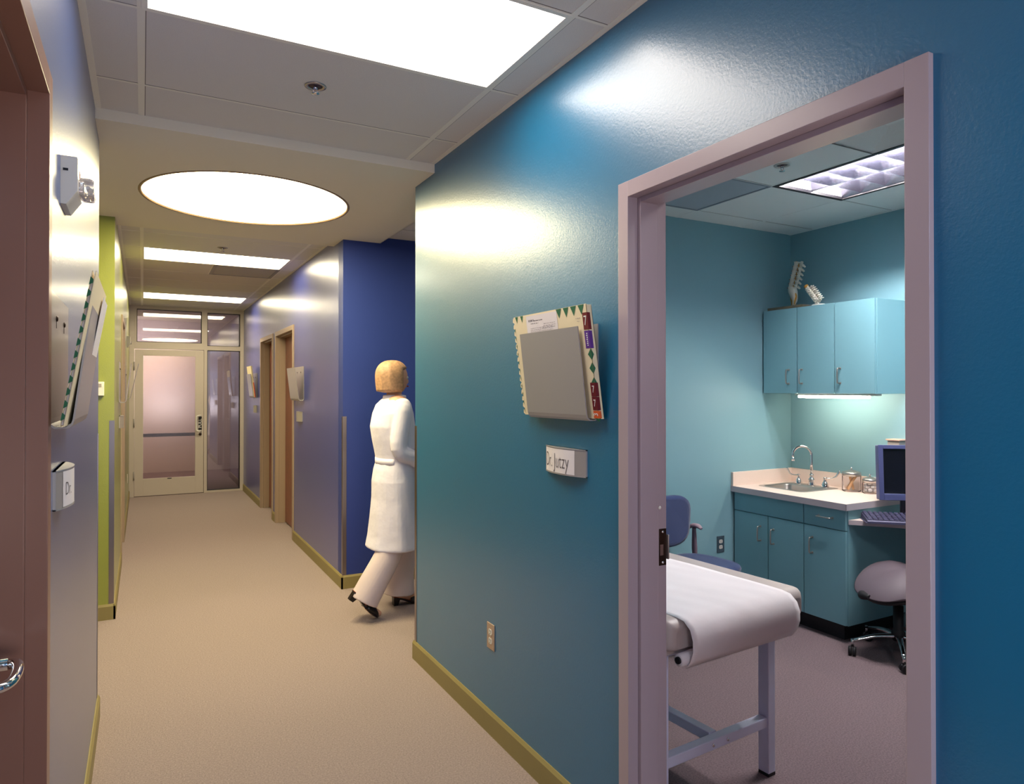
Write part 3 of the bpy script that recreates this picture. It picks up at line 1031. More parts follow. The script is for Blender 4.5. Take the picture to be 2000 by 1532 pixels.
# green diamonds wrapped round the right edge
for z in (1.640, 1.594, 1.545, 1.427):
    hh = 0.019 if z > 1.45 else 0.012
    b = M()
    b.face([(fx(z, 0.0022), FY0 + 0.020, z), (fx(z + hh, 0.0022), FY0 + 0.001, z + hh), (fx(z - hh, 0.0022), FY0 + 0.001, z - hh)])
    b.face([(fx(z, -0.008), FY0 - 0.0008, z), (fx(z + hh, 0.0022), FY0 - 0.0008, z + hh), (fx(z - hh, 0.0022), FY0 - 0.0008, z - hh)])
    b.build('diamond_mark', M_GREEN, t)
for nm, m_, z0, z1, tx, tsz, rot in (('number_sticker', M_MAROON, 1.722, 1.778, '7', 0.046, 0), ('name_sticker', M_PURPLE, 1.660, 1.718, '', 0, 0),
                                     ('number_sticker', M_MAROON, 1.500, 1.546, '7', 0.034, 0), ('number_sticker', M_MAROON, 1.454, 1.499, '7', 0.034, 0),
                                     ('number_sticker', M_ORANGE, 1.439 - 0.034, 1.452, '3', 0.034, 1)):
    z0 = max(z0, zb_ + 0.002)
    b = M()
    slab_sheet(b, FY0 - 0.0006, FY0 + 0.026, z0, z1, 0.0018, 0.0026)
    slab_sheet(b, FY0 - 0.0012, FY0 - 0.0004, z0, z1, -0.010, 0.0026)
    so = b.build(nm, m_, t)
    zc = (z0 + z1) / 2
    up = Vector((fx(z1) - fx(z0), 0, z1 - z0)).normalized()
    if tx:
        xd = Vector((0, -1, 0))
        yd = up
        if rot:
            xd, yd = up, Vector((0, 1, 0))
        text_mesh(tx, tsz, frame_mx((fx(zc, 0.0032), FY0 + 0.012, zc), xd, yd), 'sticker_number', M_WHITEINK, so, xscale=0.75, extrude=0.0003)
    else:
        bb = M()
        for k in range(7):
            zz = z0 + 0.008 + k * 0.0065
            slab_sheet(bb, FY0 + 0.009, FY0 + 0.015 + 0.002 * (k % 2), zz, zz + 0.004, 0.0027, 0.0031)
        bb.build('sticker_writing', M_WHITEINK, so)
b = M()     # white label sheet with print
slab_sheet(b, 2.045, 2.262, 1.735 - 0.03, 1.800, 0.0018, 0.0026)
ls = b.build('label_sheet', M_SHEET, t)
b = M()
random.seed(3)
def line_dashes(b, ya, yb, z, h, k):
    y = yb
    while y > ya:
        l = random.uniform(0.006, 0.02) * k
        slab_sheet(b, max(ya, y - l), y, z, z + h, 0.0027, 0.0031)
        y -= l + random.uniform(0.002, 0.006)
line_dashes(b, 2.205, 2.245, 1.778, 0.007, 0.4)
line_dashes(b, 2.145, 2.205, 1.778, 0.003, 0.5)
line_dashes(b, 2.175, 2.23, 1.769, 0.0018, 0.6)
b.build('sheet_print', M_INK, ls)
b = M()
for z in (1.757, 1.750, 1.743):
    line_dashes(b, 2.06, 2.13 + 0.02 * random.random(), z + 0.006, 0.0014, 0.8)
for z in (1.752, 1.746, 1.740):
    line_dashes(b, 2.08, 2.235, z, 0.0014, 0.8)
b.build('sheet_lines', M_INKL, ls)
b = M()
line_dashes(b, 1.903, 1.93, 1.762, 0.0018, 0.6)
line_dashes(b, 1.91, 1.922, 1.752, 0.0018, 0.6)
b.build('cover_print', M_INKL, t)

# --- file in the left holder
t = thing('patient_file', 'patient file with green patterned edge standing in the near left wall holder', 'file', (XL + 0.05, 2.0, HZ0 + 0.03))
LZ0, LZ1 = HZ0 + 0.028, 1.775


def gx(z, a=0.0):
    return XL + 0.030 + 0.050 * (z - LZ0) / (1.735 - LZ0) + a


b = M()
ya, yb = 1.70, 2.15
for a0, a1 in ((-0.0015, 0.0), (0.005, 0.0065)):
    b.loft([[(gx(z, a0), ya, z), (gx(z, a0), yb, z), (gx(z, a1), yb, z), (gx(z, a1), ya, z)] for z in (LZ0, LZ1)], smooth=False)
b.build('folder_cover', M_CREAM, t)
b = M()
b.loft([[(gx(z, 0.0003), ya + 0.01, z), (gx(z, 0.0003), yb + 0.01, z), (gx(z, 0.0048), yb + 0.01, z), (gx(z, 0.0048), ya + 0.01, z)] for z in (LZ0 + 0.003, LZ1 - 0.018)], smooth=False)
b.loft([[(gx(z, 0.010), 2.0, z), (gx(z, 0.010), 2.19, z), (gx(z, 0.011), 2.19, z), (gx(z, 0.011), 2.0, z)] for z in (LZ0 + 0.1, LZ1 - 0.02)], smooth=False)
b.build('page_block', M_SHEET, t)
b = M()
for k in range(12):
    z = LZ0 + 0.012 + k * 0.0262
    b.face([(gx(z, -0.002), ya - 0.0008, z), (gx(z + 0.018, -0.002), ya - 0.0008, z + 0.018), (gx(z + 0.012, 0.0045), ya - 0.0008, z + 0.012), (gx(z + 0.004, 0.0045), ya - 0.0008, z + 0.004)])
b.build('edge_print', M_GREEN, t)

# --- file in the far purple-wall holder
t = thing('patient_file', 'orange edged patient file in the farthest purple wall holder', 'file', (XP - 0.05, 9.86, HZ0 + 0.006))
b = M()


def hx(z, a=0.0):
    return XP - 0.026 - 0.034 * (z - HZ0) / 0.318 - a


for a0, a1, mm in ((0.0, 0.016, 0),):
    b.loft([[(hx(z, a0), 9.62, z), (hx(z, a0), 10.04, z), (hx(z, a1), 10.04, z), (hx(z, a1), 9.62, z)] for z in (HZ0 + 0.006, 1.84)], smooth=False)
b.build('folder_cover', M_CREAM, t)
b = M()
b.loft([[(hx(z, 0.002), 9.6, z), (hx(z, 0.002), 9.618, z), (hx(z, 0.012), 9.618, z), (hx(z, 0.012), 9.6, z)] for z in (HZ0 + 0.006, 1.62)], smooth=False)
b.build('edge_sticker', M_ORANGE, t)


# --- curved name signs
def name_sign(label, xw, d, y0, y1, z0, z1, txt, tsize, mirror_plain='near', bulge=0.026, group=None, detail=True):
    """curved plate; y1 side reads first on a right wall (d=-1), y0 side first on a left wall (d=+1)"""
    t = thing('name_sign', label, 'sign', (xw, (y0 + y1) / 2, z0), group=group)
    n = 16
    def X(u):
        return xw + d * (0.006 + bulge * (1 - (2 * u - 1) ** 2))
    def Y(u):
        return y0 + (y1 - y0) * u
    b = M()
    for za, zb in ((z0, z0 + 0.003), (z1 - 0.003, z1)):     # end caps
        b.loft([[(xw, Y(0), z)] + [(X(i / n) + d * 0.0015, Y(i / n), z) for i in range(n + 1)] + [(xw, Y(1), z)] for z in (za, zb)], smooth=False)
    b.box(xw, xw + d * 0.006, y0, y1, z0, z1)
    b.build('sign_holder', M_HOLD, t)
    b = M()
    b.loft([[(X(i / n), Y(i / n), z) for i in range(n + 1)] for z in (z0 + 0.003, z1 - 0.003)], closed=False)
    b.build('sign_plate', M_GREYPL, t)
    if not detail:
        return t
    ua, ub = (0.18, 1.0 - 0.02) if d < 0 else (0.12, 0.86)
    b = M()
    b.loft([[(X(ua + (ub - ua) * i / n) + d * 0.0008, Y(ua + (ub - ua) * i / n), z) for i in range(n + 1)] for z in (z0 + 0.005, z1 - 0.005)], closed=False)
    pl = b.build('paper_insert', M_SHEET, t)
    # bent lettering
    cu = bpy.data.curves.new('t', 'FONT')
    cu.body = txt
    cu.size = tsize
    cu.align_y = 'CENTER'
    cu.align_x = 'LEFT'
    cu.extrude = 0.0
    cu.resolution_u = 3
    cu.offset = -0.012 * tsize
    to = bpy.data.objects.new('t', cu)
    COL.objects.link(to)
    dg = bpy.context.evaluated_depsgraph_get()
    me = bpy.data.meshes.new_from_object(to.evaluated_get(dg))
    bpy.data.objects.remove(to)
    b = M()
    b.bm.from_mesh(me)
    bpy.data.meshes.remove(me)
    zc = (z0 + z1) / 2 - 0.002
    for v in b.bm.verts:
        s = v.co.x * 0.80
        yy = (y1 - 0.014 - s) if d < 0 else (y0 + 0.038 + s)
        u = (yy - y0) / (y1 - y0)
        v.co = Vector((X(u) + d * 0.0016, yy, zc + v.co.y * 1.25))
    b.build('sign_text', M_INK, pl)
    return t


name_sign('curved white name sign reading Dr. Jutzy on the teal wall', XR, -1, 1.972, 2.238, 1.215, 1.312, 'Dr. Jutzy', 0.062)
name_sign('curved name sign reading Dr. on the near left wall, below the file holder', XL, 1, 1.88, 2.11, 1.243, 1.336, 'Dr.', 0.036, bulge=0.026)
name_sign('small white sign on the purple wall under the empty file holder', XP, -1, 6.72, 6.95, 1.215, 1.312, '', 0.05, detail=False)
name_sign('small white sign on the purple wall beyond both doors', XP, -1, 9.68, 9.88, 1.215, 1.312, '', 0.05, detail=False)
name_sign('small sign on the lime wall before its door', XG, 1, 6.30, 6.55, 1.215, 1.312, '', 0.05, detail=False)


# --- horn strobe on the left wall
def strobe(label, y0, y1, z0, z1, xw, d, full=True):
    t = thing('fire_alarm', label, 'fire alarm', (xw, (y0 + y1) / 2, z0))
    b = M()
    dp = 0.036
    b.loft([[(xw, y, z1), (xw + d * dp * 0.96, y, z1), (xw + d * dp, y, z1 - 0.006), (xw + d * dp, y, z0 + 0.036), (xw + d * 0.012, y, z0), (xw, y, z0)] for y in (y0, y1)], smooth=False)
    bd = b.build('alarm_body', M_WHITE, t)
    if full:
        b = M()
        for k in range(8):
            z = z1 - 0.026 - k * 0.007
            b.box(xw + d * dp, xw + d * (dp + 0.0012), y0 + 0.045, y0 + 0.080, z, z + 0.0028)
        b.build('horn_slots', mat('slot_red', (190, 150, 140), rough=0.6), t)
        b = M()
        b.box(xw + d * dp, xw + d * (dp + 0.034), y0 + 0.025, y0 + 0.105, z0 + 0.030, z0 + 0.078, bev=0.010, seg=3)
        ln = b.build('strobe_lens', M_LENS, t)
        b = M()
        b.box(xw + d * (dp + 0.001), xw + d * (dp + 0.012), y0 + 0.035, y0 + 0.095, z0 + 0.040, z0 + 0.068, bev=0.003)
        b.cyl((xw + d * (dp + 0.020), y0 + 0.034, z0 + 0.054), (xw + d * (dp + 0.020), y0 + 0.096, z0 + 0.054), 0.005, seg=10)
        b.build('strobe_reflector', M_CHROME, ln)
        b = M()
        b.box(xw + d * (0.005), xw + d * 0.016, y0 - 0.001, y0 + 0.0005, z0 + 0.083, z0 + 0.089)
        b.build('release_slot', M_BLACK, t)
    else:
        b = M()
        b.box(xw + d * dp, xw + d * (dp + 0.015), y0 + 0.03, y1 - 0.03, z0 + 0.035, z0 + 0.07, bev=0.006)
        b.build('strobe_lens', M_LENS, t)
    return t


strobe('grey and clear horn strobe alarm high on the near left wall', 2.02, 2.155, 1.985, 2.105, XL, 1)
strobe('small fire alarm on the far lime wall beside the glazed end door', 9.3, 9.43, 2.03, 2.16, XG, 1, False)

# thermostat on the lime front wall
t = thing('thermostat', 'small white thermostat box on the lime green wall facing the camera', 'thermostat', (-0.245, YGF, 1.483))
b = M()
b.box(-0.275, -0.222, YGF - 0.026, YGF, 1.483, 1.575, bev=0.003)
b.build('thermostat_cover', M_WHITE, t)
b = M()
b.box(-0.262, -0.236, YGF - 0.028, YGF - 0.0255, 1.54, 1.562)
b.build('thermostat_window', M_GREYPL, t)


# --- outlets
def outlet(label, pos, normal, m_plate, m_face):
    """pos = centre on the wall; normal 'x-','x+','y-'"""
    t = thing('power_outlet', label, 'power outlet', (pos[0], pos[1], pos[2] - 0.058))
    n = {'x-': Vector((-1, 0, 0)), 'x+': Vector((1, 0, 0)), 'y-': Vector((0, -1, 0))}[normal]
    side = Vector((0, 0, 1)).cross(n)
    mx = Matrix(((side.x, 0, n.x, pos[0]), (side.y, 0, n.y, pos[1]), (0, 1, 0, pos[2]), (0, 0, 0, 1)))
    b = M(); b.mx = mx
    b.box(-0.035, 0.035, -0.057, 0.057, 0, 0.005, bev=0.002)
    b.build('cover_plate', m_plate, t)
    for s in (-1, 1):
        b = M(); b.mx = mx
        ring = [(0.0165 * math.cos(a), max(-0.0125, min(0.0125, 0.0165 * math.sin(a))) + s * 0.0195) for a in [2 * PI * k / 24 for k in range(24)]]
        b.loft([[(p[0], p[1], 0.004) for p in ring], [(p[0], p[1], 0.0068) for p in ring]], smooth=False)
        fa = b.build('socket_face', m_face, t)
        b = M(); b.mx = mx
        b.box(-0.0075, -0.0050, s * 0.0195 - 0.001, s * 0.0195 + 0.009, 0.0066, 0.0072)
        b.box(0.0050, 0.0075, s * 0.0195 - 0.001, s * 0.0195 + 0.008, 0.0066, 0.0072)
        b.cyl((0, s * 0.0195 - 0.0065, 0.0066), (0, s * 0.0195 - 0.0065, 0.0072), 0.0028, seg=10)
        b.build('socket_slots', M_BLACK, fa)
    b = M(); b.mx = mx
    b.cyl((0, 0, 0.005), (0, 0, 0.0062), 0.003, seg=10)
    b.build('plate_screw', M_CHROME, t)
    return t


outlet('tan power outlet low on the teal wall', (XR, 2.717, 0.430), 'x-', mat('plate_tan', (180, 152, 128), rough=0.4), M_WHITE)
outlet('blue-grey power outlet on the exam room wall between chair and base cabinet', (3.580, YX, 0.437), 'y-', mat('plate_bluegrey', (92, 110, 122), rough=0.35, metal=0.5), M_WHITE)
outlet('white power outlet low on the lime wall beyond its door', (XG, 9.9, 0.40), 'x+', M_WHITE, M_WHITE)

# ================================================================ EXAM ROOM: wall cabinet
UX0, UY0, UY1, UZ0, UZ1 = 3.996, 2.660, 3.528, 1.497, 2.095


def pull(parent, p, axis, L, out, m=M_STEEL, name='cabinet_handle'):
    """bow handle at p (centre), along axis 'z' or 'y', standing out along vector out"""
    o = Vector(out)
    a = Vector((0, 0, 1)) if axis == 'z' else Vector((0, 1, 0))
    c = Vector(p)
    b = M()
    b.tube([c - a * L / 2, c - a * L / 2 + o * 0.018, c - a * (L / 2 - 0.010) + o * 0.030, c + a * (L / 2 - 0.010) + o * 0.030, c + a * L / 2 + o * 0.018, c + a * L / 2], 0.0048, 10, smooth_path=3)
    for s in (-1, 1):
        q = c + a * L / 2 * s
        b.cyl(q, q + o * 0.003, 0.008, seg=12)
    return b.build(name, m, parent)


t = thing('wall_cabinet', 'turquoise three door wall cabinet above the sink', 'cabinet', ((UX0 + XE) / 2, (UY0 + UY1) / 2, UZ0))
b = M()
b.box(UX0 + 0.020, XE, UY0, UY1, UZ0, UZ1, bev=0.001)
b.box(UX0 + 0.022, XE, UY1, YX - 0.001, UZ0 + 0.01, UZ1 - 0.01)
b.build('cabinet_body', M_CAB, t)
for ya, yb, hy in ((3.237, 3.528, 3.304), (2.945, 3.235, 3.195), (2.661, 2.943, 2.902)):
    b = M()
    b.box(UX0, UX0 + 0.019, ya + 0.0024, yb - 0.0024, UZ0 + 0.001, UZ1 - 0.001, bev=0.001)
    d_ = b.build('cabinet_door', M_CAB, t)
    pull(d_, (UX0, hy, 1.614), 'z', 0.096, (-1, 0, 0))

# base cabinet
BX0, BY0, BY1 = 3.706, 2.656, 3.536
t = thing('base_cabinet', 'turquoise base cabinet with sink, doors and one drawer', 'cabinet', ((BX0 + XE) / 2, (BY0 + BY1) / 2, 0))
b = M()
b.box(BX0 + 0.020, XE - 0.003, BY0, BY0 + 0.018, 0.103, 0.799)
b.box(BX0 + 0.020, XE - 0.003, BY1 - 0.018, BY1, 0.103, 0.799)
b.box(BX0 + 0.020, XE - 0.003, BY0 + 0.018, BY1 - 0.018, 0.103, 0.121)
b.box(XE - 0.012, XE - 0.003, BY0 + 0.018, BY1 - 0.018, 0.121, 0.799)
b.box(BX0 + 0.020, BX0 + 0.03, BY0 + 0.018, BY1 - 0.018, 0.121, 0.799)
b.build('cabinet_body', M_CAB, t)
b = M()
b.box(BX0 + 0.060, XE - 0.003, BY0 + 0.055, BY1, 0, 0.103)
b.build('toe_kick', M_TOE, t)
for ya, yb, z0, z1, kind_, hp in ((2.955, 3.534, 0.674, 0.797, 'false_front', None), (2.658, 2.953, 0.674, 0.797, 'cabinet_drawer', ('y', (BX0, 2.795, 0.740))),
                                  (3.238, 3.534, 0.106, 0.671, 'cabinet_door', ('z', (BX0, 3.300, 0.545))), (2.955, 3.235, 0.106, 0.671, 'cabinet_door', ('z', (BX0, 3.190, 0.543))),
                                  (2.658, 2.953, 0.106, 0.671, 'cabinet_door', ('z', (BX0, 2.890, 0.549)))):
    b = M()
    b.box(BX0, BX0 + 0.019, ya + 0.0022, yb - 0.0022, z0 + 0.001, z1 - 0.0015, bev=0.001)
    d_ = b.build(kind_, M_CAB, t)
    if hp:
        pull(d_, hp[1], hp[0], 0.096, (-1, 0, 0))

# countertop with cut-out, edge and splash
ZK = 0.841
t = thing('countertop', 'cream countertop with backsplash around the sink', 'countertop', (4.0, 3.09, 0.801))
SX0, SX1, SY0, SY1 = 3.850, 4.225, 3.075, 3.455
KY0, KY1 = 2.636, YX - 0.001
KX0 = 3.681
b = M()
hx0, hx1, hy0, hy1 = SX0 + 0.012, SX1 - 0.012, SY0 + 0.012, SY1 - 0.012
for q in ((KX0 + 0.002, hx0, KY0 + 0.002, KY1), (hx1, XE, KY0 + 0.002, KY1), (hx0, hx1, KY0 + 0.002, hy0), (hx0, hx1, hy1, KY1)):
    b.box(q[0], q[1], q[2], q[3], 0.802, ZK)
b.build('counter_top', M_COUNTER, t)
b = M()
b.box(KX0, KX0 + 0.002, KY0, KY1, 0.801, ZK - 0.0005)
b.box(KX0, XE, KY0, KY0 + 0.002, 0.801, ZK - 0.0005)
b.build('counter_edge', M_EDGE, t)
b = M()
b.box(XE - 0.019, XE, KY0 + 0.002, KY1, ZK, ZK + 0.096, bev=0.001)
b.box(KX0 + 0.004, XE - 0.019, YX - 0.020, YX - 0.001, ZK, ZK + 0.096, bev=0.001)
b.build('backsplash', M_COUNTER, t)

# sink
t = thing('sink', 'stainless steel bowl sink set in the cream countertop', 'sink', ((SX0 + SX1) / 2, (SY0 + SY1) / 2, ZK - 0.15))


def rrect(x0, x1, y0, y1, r, z, n=5):
    out = []
    for cx, cy, a0 in ((x1 - r, y1 - r, 0), (x0 + r, y1 - r, PI / 2), (x0 + r, y0 + r, PI), (x1 - r, y0 + r, 1.5 * PI)):
        for i in range(n + 1):
            a = a0 + PI / 2 * i / n
            out.append((cx + r * math.cos(a), cy + r * math.sin(a), z))
    return out


b = M()
bx0, bx1, by0, by1 = SX0 + 0.02, SX1 - 0.105, SY0 + 0.03, SY1 - 0.03
b.loft([rrect(SX0, SX1, SY0, SY1, 0.02, ZK + 0.0005), rrect(SX0 + 0.004, SX1 - 0.004, SY0 + 0.004, SY1 - 0.004, 0.02, ZK + 0.004), rrect(bx0 - 0.004, bx1 + 0.004, by0 - 0.004, by1 + 0.004, 0.045, ZK + 0.003),
        rrect(bx0, bx1, by0, by1, 0.045, ZK - 0.006), rrect(bx0 + 0.008, bx1 - 0.008, by0 + 0.008, by1 - 0.008, 0.045, ZK - 0.12), rrect(bx0 + 0.03, bx1 - 0.03, by0 + 0.03, by1 - 0.03, 0.04, ZK - 0.145)], False, True)
b.build('sink_bowl', M_STEEL, t)
b = M()
b.lathe([(0, 0.0), (0.04, 0.0), (0.042, 0.003), (0.03, 0.004), (0, 0.002)], ((bx0 + bx1) / 2, (by0 + by1) / 2, ZK - 0.146))
b.build('sink_drain', M_CHROME, t)

# faucet: gooseneck spout and two wing handles
FXc, FYc = 4.172, 3.258
t = thing('faucet', 'chrome gooseneck faucet with two wing handles at the sink', 'faucet', (FXc, FYc, ZK + 0.003))
b = M()
b.lathe([(0, 0), (0.024, 0), (0.024, 0.006), (0.020, 0.018), (0.018, 0.036), (0.022, 0.040), (0.022, 0.046), (0.014, 0.052), (0.013, 0.072), (0.015, 0.076), (0.010, 0.082), (0, 0.082)], (FXc, FYc, ZK + 0.003))
z0 = ZK + 0.08
dx, dy = -0.72, 0.69
pts = [(FXc, FYc, z0)]
for i in range(0, 13):
    a = PI * i / 12 * 1.08
    pts.append((FXc + dx * 0.062 * (1 - math.cos(a)), FYc + dy * 0.062 * (1 - math.cos(a)), ZK + 0.218 + 0.062 * math.sin(a)))
b.tube(pts, 0.0095, 14, smooth_path=2)
e = Vector(pts[-1])
b.cyl(e, e + Vector((-0.0, 0.0, -0.028)), 0.011, 0.012, seg=14)
b.build('faucet_spout', M_CHROME, t)
for s, yy, lv in ((1, 3.368, (-0.09, 0.03)), (-1, 3.150, (0.045, -0.055))):
    b = M()
    b.lathe([(0, 0), (0.026, 0), (0.026, 0.006), (0.022, 0.020), (0.016, 0.034), (0.010, 0.042), (0.009, 0.060), (0.012, 0.064), (0.010, 0.070), (0, 0.070)], (FXc, yy, ZK + 0.003))
    hx, hy = lv
    zz = ZK + 0.066
    L_ = math.hypot(hx, hy)
    ux, uy = hx / L_, hy / L_
    b.tube([(FXc, yy, zz), (FXc + ux * 0.035, yy + uy * 0.035, zz + 0.002), (FXc + ux * 0.065, yy + uy * 0.065, zz + 0.012), (FXc + ux * 0.085, yy + uy * 0.085, zz + 0.040), (FXc + ux * 0.092, yy + uy * 0.092, zz + 0.056)], [0.006, 0.005, 0.008, 0.011, 0.009], 10, smooth_path=4, flat=0.7)
    b.build('faucet_handle', M_CHROME, t)


# jars
def jar(label, x, y, r, h, fill):
    t = thing('glass_jar', label, 'jar', (x, y, ZK))
    b = M()
    b.lathe([(0, 0.0), (r - 0.004, 0.0), (r, 0.005), (r, h - 0.012), (r * 0.93, h), (r * 0.93 - 0.003, h), (r - 0.004, h - 0.012), (r - 0.004, 0.008), (0, 0.008)], (x, y, ZK + 0.0005), seg=32)
    b.build('jar_body', G_JAR, t)
    b = M()
    b.lathe([(0, h + 0.024), (r * 0.25, h + 0.023), (r * 0.8, h + 0.012), (r * 1.0, h + 0.008), (r * 1.02, h - 0.016), (r * 0.96, h - 0.016), (r * 0.95, h + 0.001), (0, h + 0.001)], (x, y, ZK + 0.001), seg=32)
    ld_ = b.build('jar_lid', M_STEEL, t)
    b = M()
    b.lathe([(0, 0), (0.004, 0), (0.004, 0.006), (0.008, 0.012), (0.005, 0.018), (0, 0.019)], (x, y, ZK + h + 0.0235), seg=16)
    b.build('lid_knob', M_CHROME, ld_)
    return t


random.seed(11)
jx, jy = 4.200, 2.968
jar('wider glass jar of wooden tongue depressors with steel lid', jx, jy, 0.058, 0.118, None)
wd_ = mat('tongue_wood', (222, 178, 132), rough=0.7)
n_st = 0
for k in range(8):
    off = -0.033 + k * 0.0094
    sgn_ = 1 if k % 2 else -1
    dv = Vector((0.55, -0.83, 0)) * (1.0 if k not in (2, 5) else -0.5) * (0.8 + 0.06 * (k % 4))
    pv = Vector((0.83, 0.55, 0))
    q0 = Vector((jx, jy, ZK + 0.012)) + pv * off - dv * 0.026
    q1 = Vector((jx, jy, ZK + 0.104)) + pv * off + dv * (0.030 - 0.004 * (k % 3))
    b = M()
    wv = (q1 - q0).normalized().cross(pv) * 0.0075
    b.loft([[q + wv - pv * 0.0008, q + wv + pv * 0.0008, q - wv + pv * 0.0008, q - wv - pv * 0.0008] for q in (q0, q1)], smooth=False)
    o_ = b.build('tongue_depressor', wd_)
    tag(o_, 'thin wooden tongue depressor leaning inside the wider glass jar', 'tongue depressor', 'tongue depressors in the jar')
jar('smaller glass jar of cotton balls with steel lid, beside the monitor', 4.215, 2.845, 0.046, 0.085, None)
cot = mat('cotton', (238, 234, 232), rough=1.0, bump=(120, 0.4, 0.003))
for k in range(14):
    lv = k // 5
    a = 2 * PI * (k % 5) / 5 + lv * 0.6
    rr = 0.025
    b = M()
    b.ball((4.215 + rr * math.cos(a), 2.845 + rr * math.sin(a), ZK + 0.022 + lv * 0.024), 0.0135, 12, 8)
    tag(b.build('cotton_ball', cot), 'white cotton ball inside the smaller glass jar', 'cotton ball', 'cotton balls in the jar')

# dispenser on the wall behind the monitor
t = thing('soap_dispenser', 'small grey wall dispenser with tan top behind the monitor', 'dispenser', (4.26, 2.69, 1.10))
b = M()
b.box(4.23, XE, 2.655, 2.735, 1.10, 1.196, bev=0.004)
b.build('dispenser_body', M_GREYPL, t)
b = M()
b.box(4.222, XE, 2.648, 2.742, 1.196, 1.206, bev=0.003)
b.build('dispenser_top', mat('disp_tan', (214, 176, 156), rough=0.5), t)

# ---------------------------------------------------------------- desk, monitor, keyboard
t = thing('desk', 'curved cream desk top below the monitor and keyboard', 'desk', (4.05, 1.9, 0))
edge = catmull([Vector(p) for p in ((3.724, 2.652, 0), (3.815, 2.54, 0), (3.905, 2.42, 0), (3.965, 2.26, 0), (3.985, 2.05, 0), (3.985, 1.6, 0), (3.985, 1.2, 0))], 5)
poly = [(p.x, p.y) for p in edge] + [(XE - 0.002, 1.2), (XE - 0.002, 2.652)]
b = M()
b.prism(poly, 'z', 0.716, 0.742)
b.build('desk_top', M_COUNTER, t)
b = M()
e2 = [(p.x, p.y) for p in edge]
b.loft([[(p[0] - 0.001, p[1] - 0.001, z) for p in e2] + [(p[0] + 0.001, p[1] + 0.001, z) for p in e2[::-1]] for z in (0.714, 0.7415)], smooth=False)
b.build('desk_edge', M_EDGE, t)
b = M()
b.box(4.02, XE - 0.01, 1.215, 1.240, 0, 0.715)
b.build('desk_panel', M_CAB, t)

mang = math.atan2(-0.61, 0.79)            # direction of the screen's width
mt = thing('monitor', 'slate blue flat computer monitor on the curved desk', 'monitor', (4.115, 2.53, 0.742), rotz=mang)
MO = Matrix.Translation((4.095, 2.497, 0.742)) @ Matrix.Rotation(mang, 4, 'Z')


def mbox(nm, m_, x0, x1, y0, y1, z0, z1, bev, par, tilt=math.radians(-4)):
    b = M()
    b.mx = MO @ Matrix.Translation((0, 0, 0.27)) @ Matrix.Rotation(tilt, 4, 'X') @ Matrix.Translation((0, 0, -0.27))
    b.box(x0, x1, y0, y1, z0, z1, bev=bev)
    return b.build(nm, m_, par)


W2 = 0.186
mbox('monitor_housing', M_MON, -W2, W2, 0.0, 0.045, 0.112, 0.442, 0.006, mt)
for q in ((-W2, -W2 + 0.026, 0.112, 0.442), (W2 - 0.026, W2, 0.112, 0.442), (-W2 + 0.026, W2 - 0.026, 0.112, 0.148), (-W2 + 0.026, W2 - 0.026, 0.420, 0.442)):
    pass
b = M()
b.mx = MO @ Matrix.Translation((0, 0, 0.27)) @ Matrix.Rotation(math.radians(-4), 4, 'X') @ Matrix.Translation((0, 0, -0.27))
b.box(-W2, -W2 + 0.028, -0.012, 0.002, 0.110, 0.444, bev=0.003)
b.box(W2 - 0.028, W2, -0.012, 0.002, 0.110, 0.444, bev=0.003)
b.box(-W2 + 0.027, W2 - 0.027, -0.012, 0.002, 0.110, 0.150, bev=0.003)
b.box(-W2 + 0.027, W2 - 0.027, -0.012, 0.002, 0.420, 0.444, bev=0.003)
bz = b.build('monitor_bezel', M_MON, mt)
mbox('screen', M_SCREEN, -W2 + 0.027, W2 - 0.027, -0.003, 0.001, 0.149, 0.421, 0, mt)
b = M()
b.mx = MO @ Matrix.Translation((0, 0, 0.27)) @ Matrix.Rotation(math.radians(-4), 4, 'X') @ Matrix.Translation((0, 0, -0.27))
for k in range(5):
    b.cyl((-0.02 + k * 0.018, -0.0115, 0.126), (-0.02 + k * 0.018, -0.0135, 0.126), 0.0028, seg=10)
b.build('monitor_buttons', M_WHITEINK, bz)
b = M()
b.mx = MO
b.box(-0.045, 0.045, 0.03, 0.06, 0.012, 0.30, bev=0.008)
b.lathe([(0, 0), (0.085, 0), (0.085, 0.008), (0.07, 0.016), (0, 0.018)], (0, 0.062, 0.0), seg=32)
b.build('monitor_stand', mat('stand_dark', (34, 34, 54), rough=0.4), mt)

kx = Vector((0.72, -0.694, 0)).normalized()
KO = Matrix.Translation((3.721 + kx.x * 0.222 + 0.694 * 0.085 * 1.0, 2.536 + kx.y * 0.222 + 0.72 * 0.085, 0.742)) @ Matrix.Rotation(math.atan2(kx.y, kx.x), 4, 'Z')
t = thing('keyboard', 'dark blue-grey computer keyboard on the curved desk', 'keyboard', tuple(KO.translation), rotz=math.atan2(kx.y, kx.x))
b = M()
b.mx = KO
b.loft([[(x, -0.085, 0.003), (x, 0.080, 0.003), (x, 0.085, 0.012), (x, 0.082, 0.036), (x, 0.074, 0.038), (x, -0.078, 0.018), (x, -0.085, 0.012)] for x in (-0.215, 0.215)], smooth=False)
b.loft([[(x, -0.088, 0.001), (x, 0.086, 0.001), (x, 0.086, 0.004), (x, -0.088, 0.004)] for x in (-0.222, 0.222)], smooth=False)
b.build('keyboard_case', M_KEYS, t)
cap = mat('keycaps', (48, 46, 76), rough=0.5)
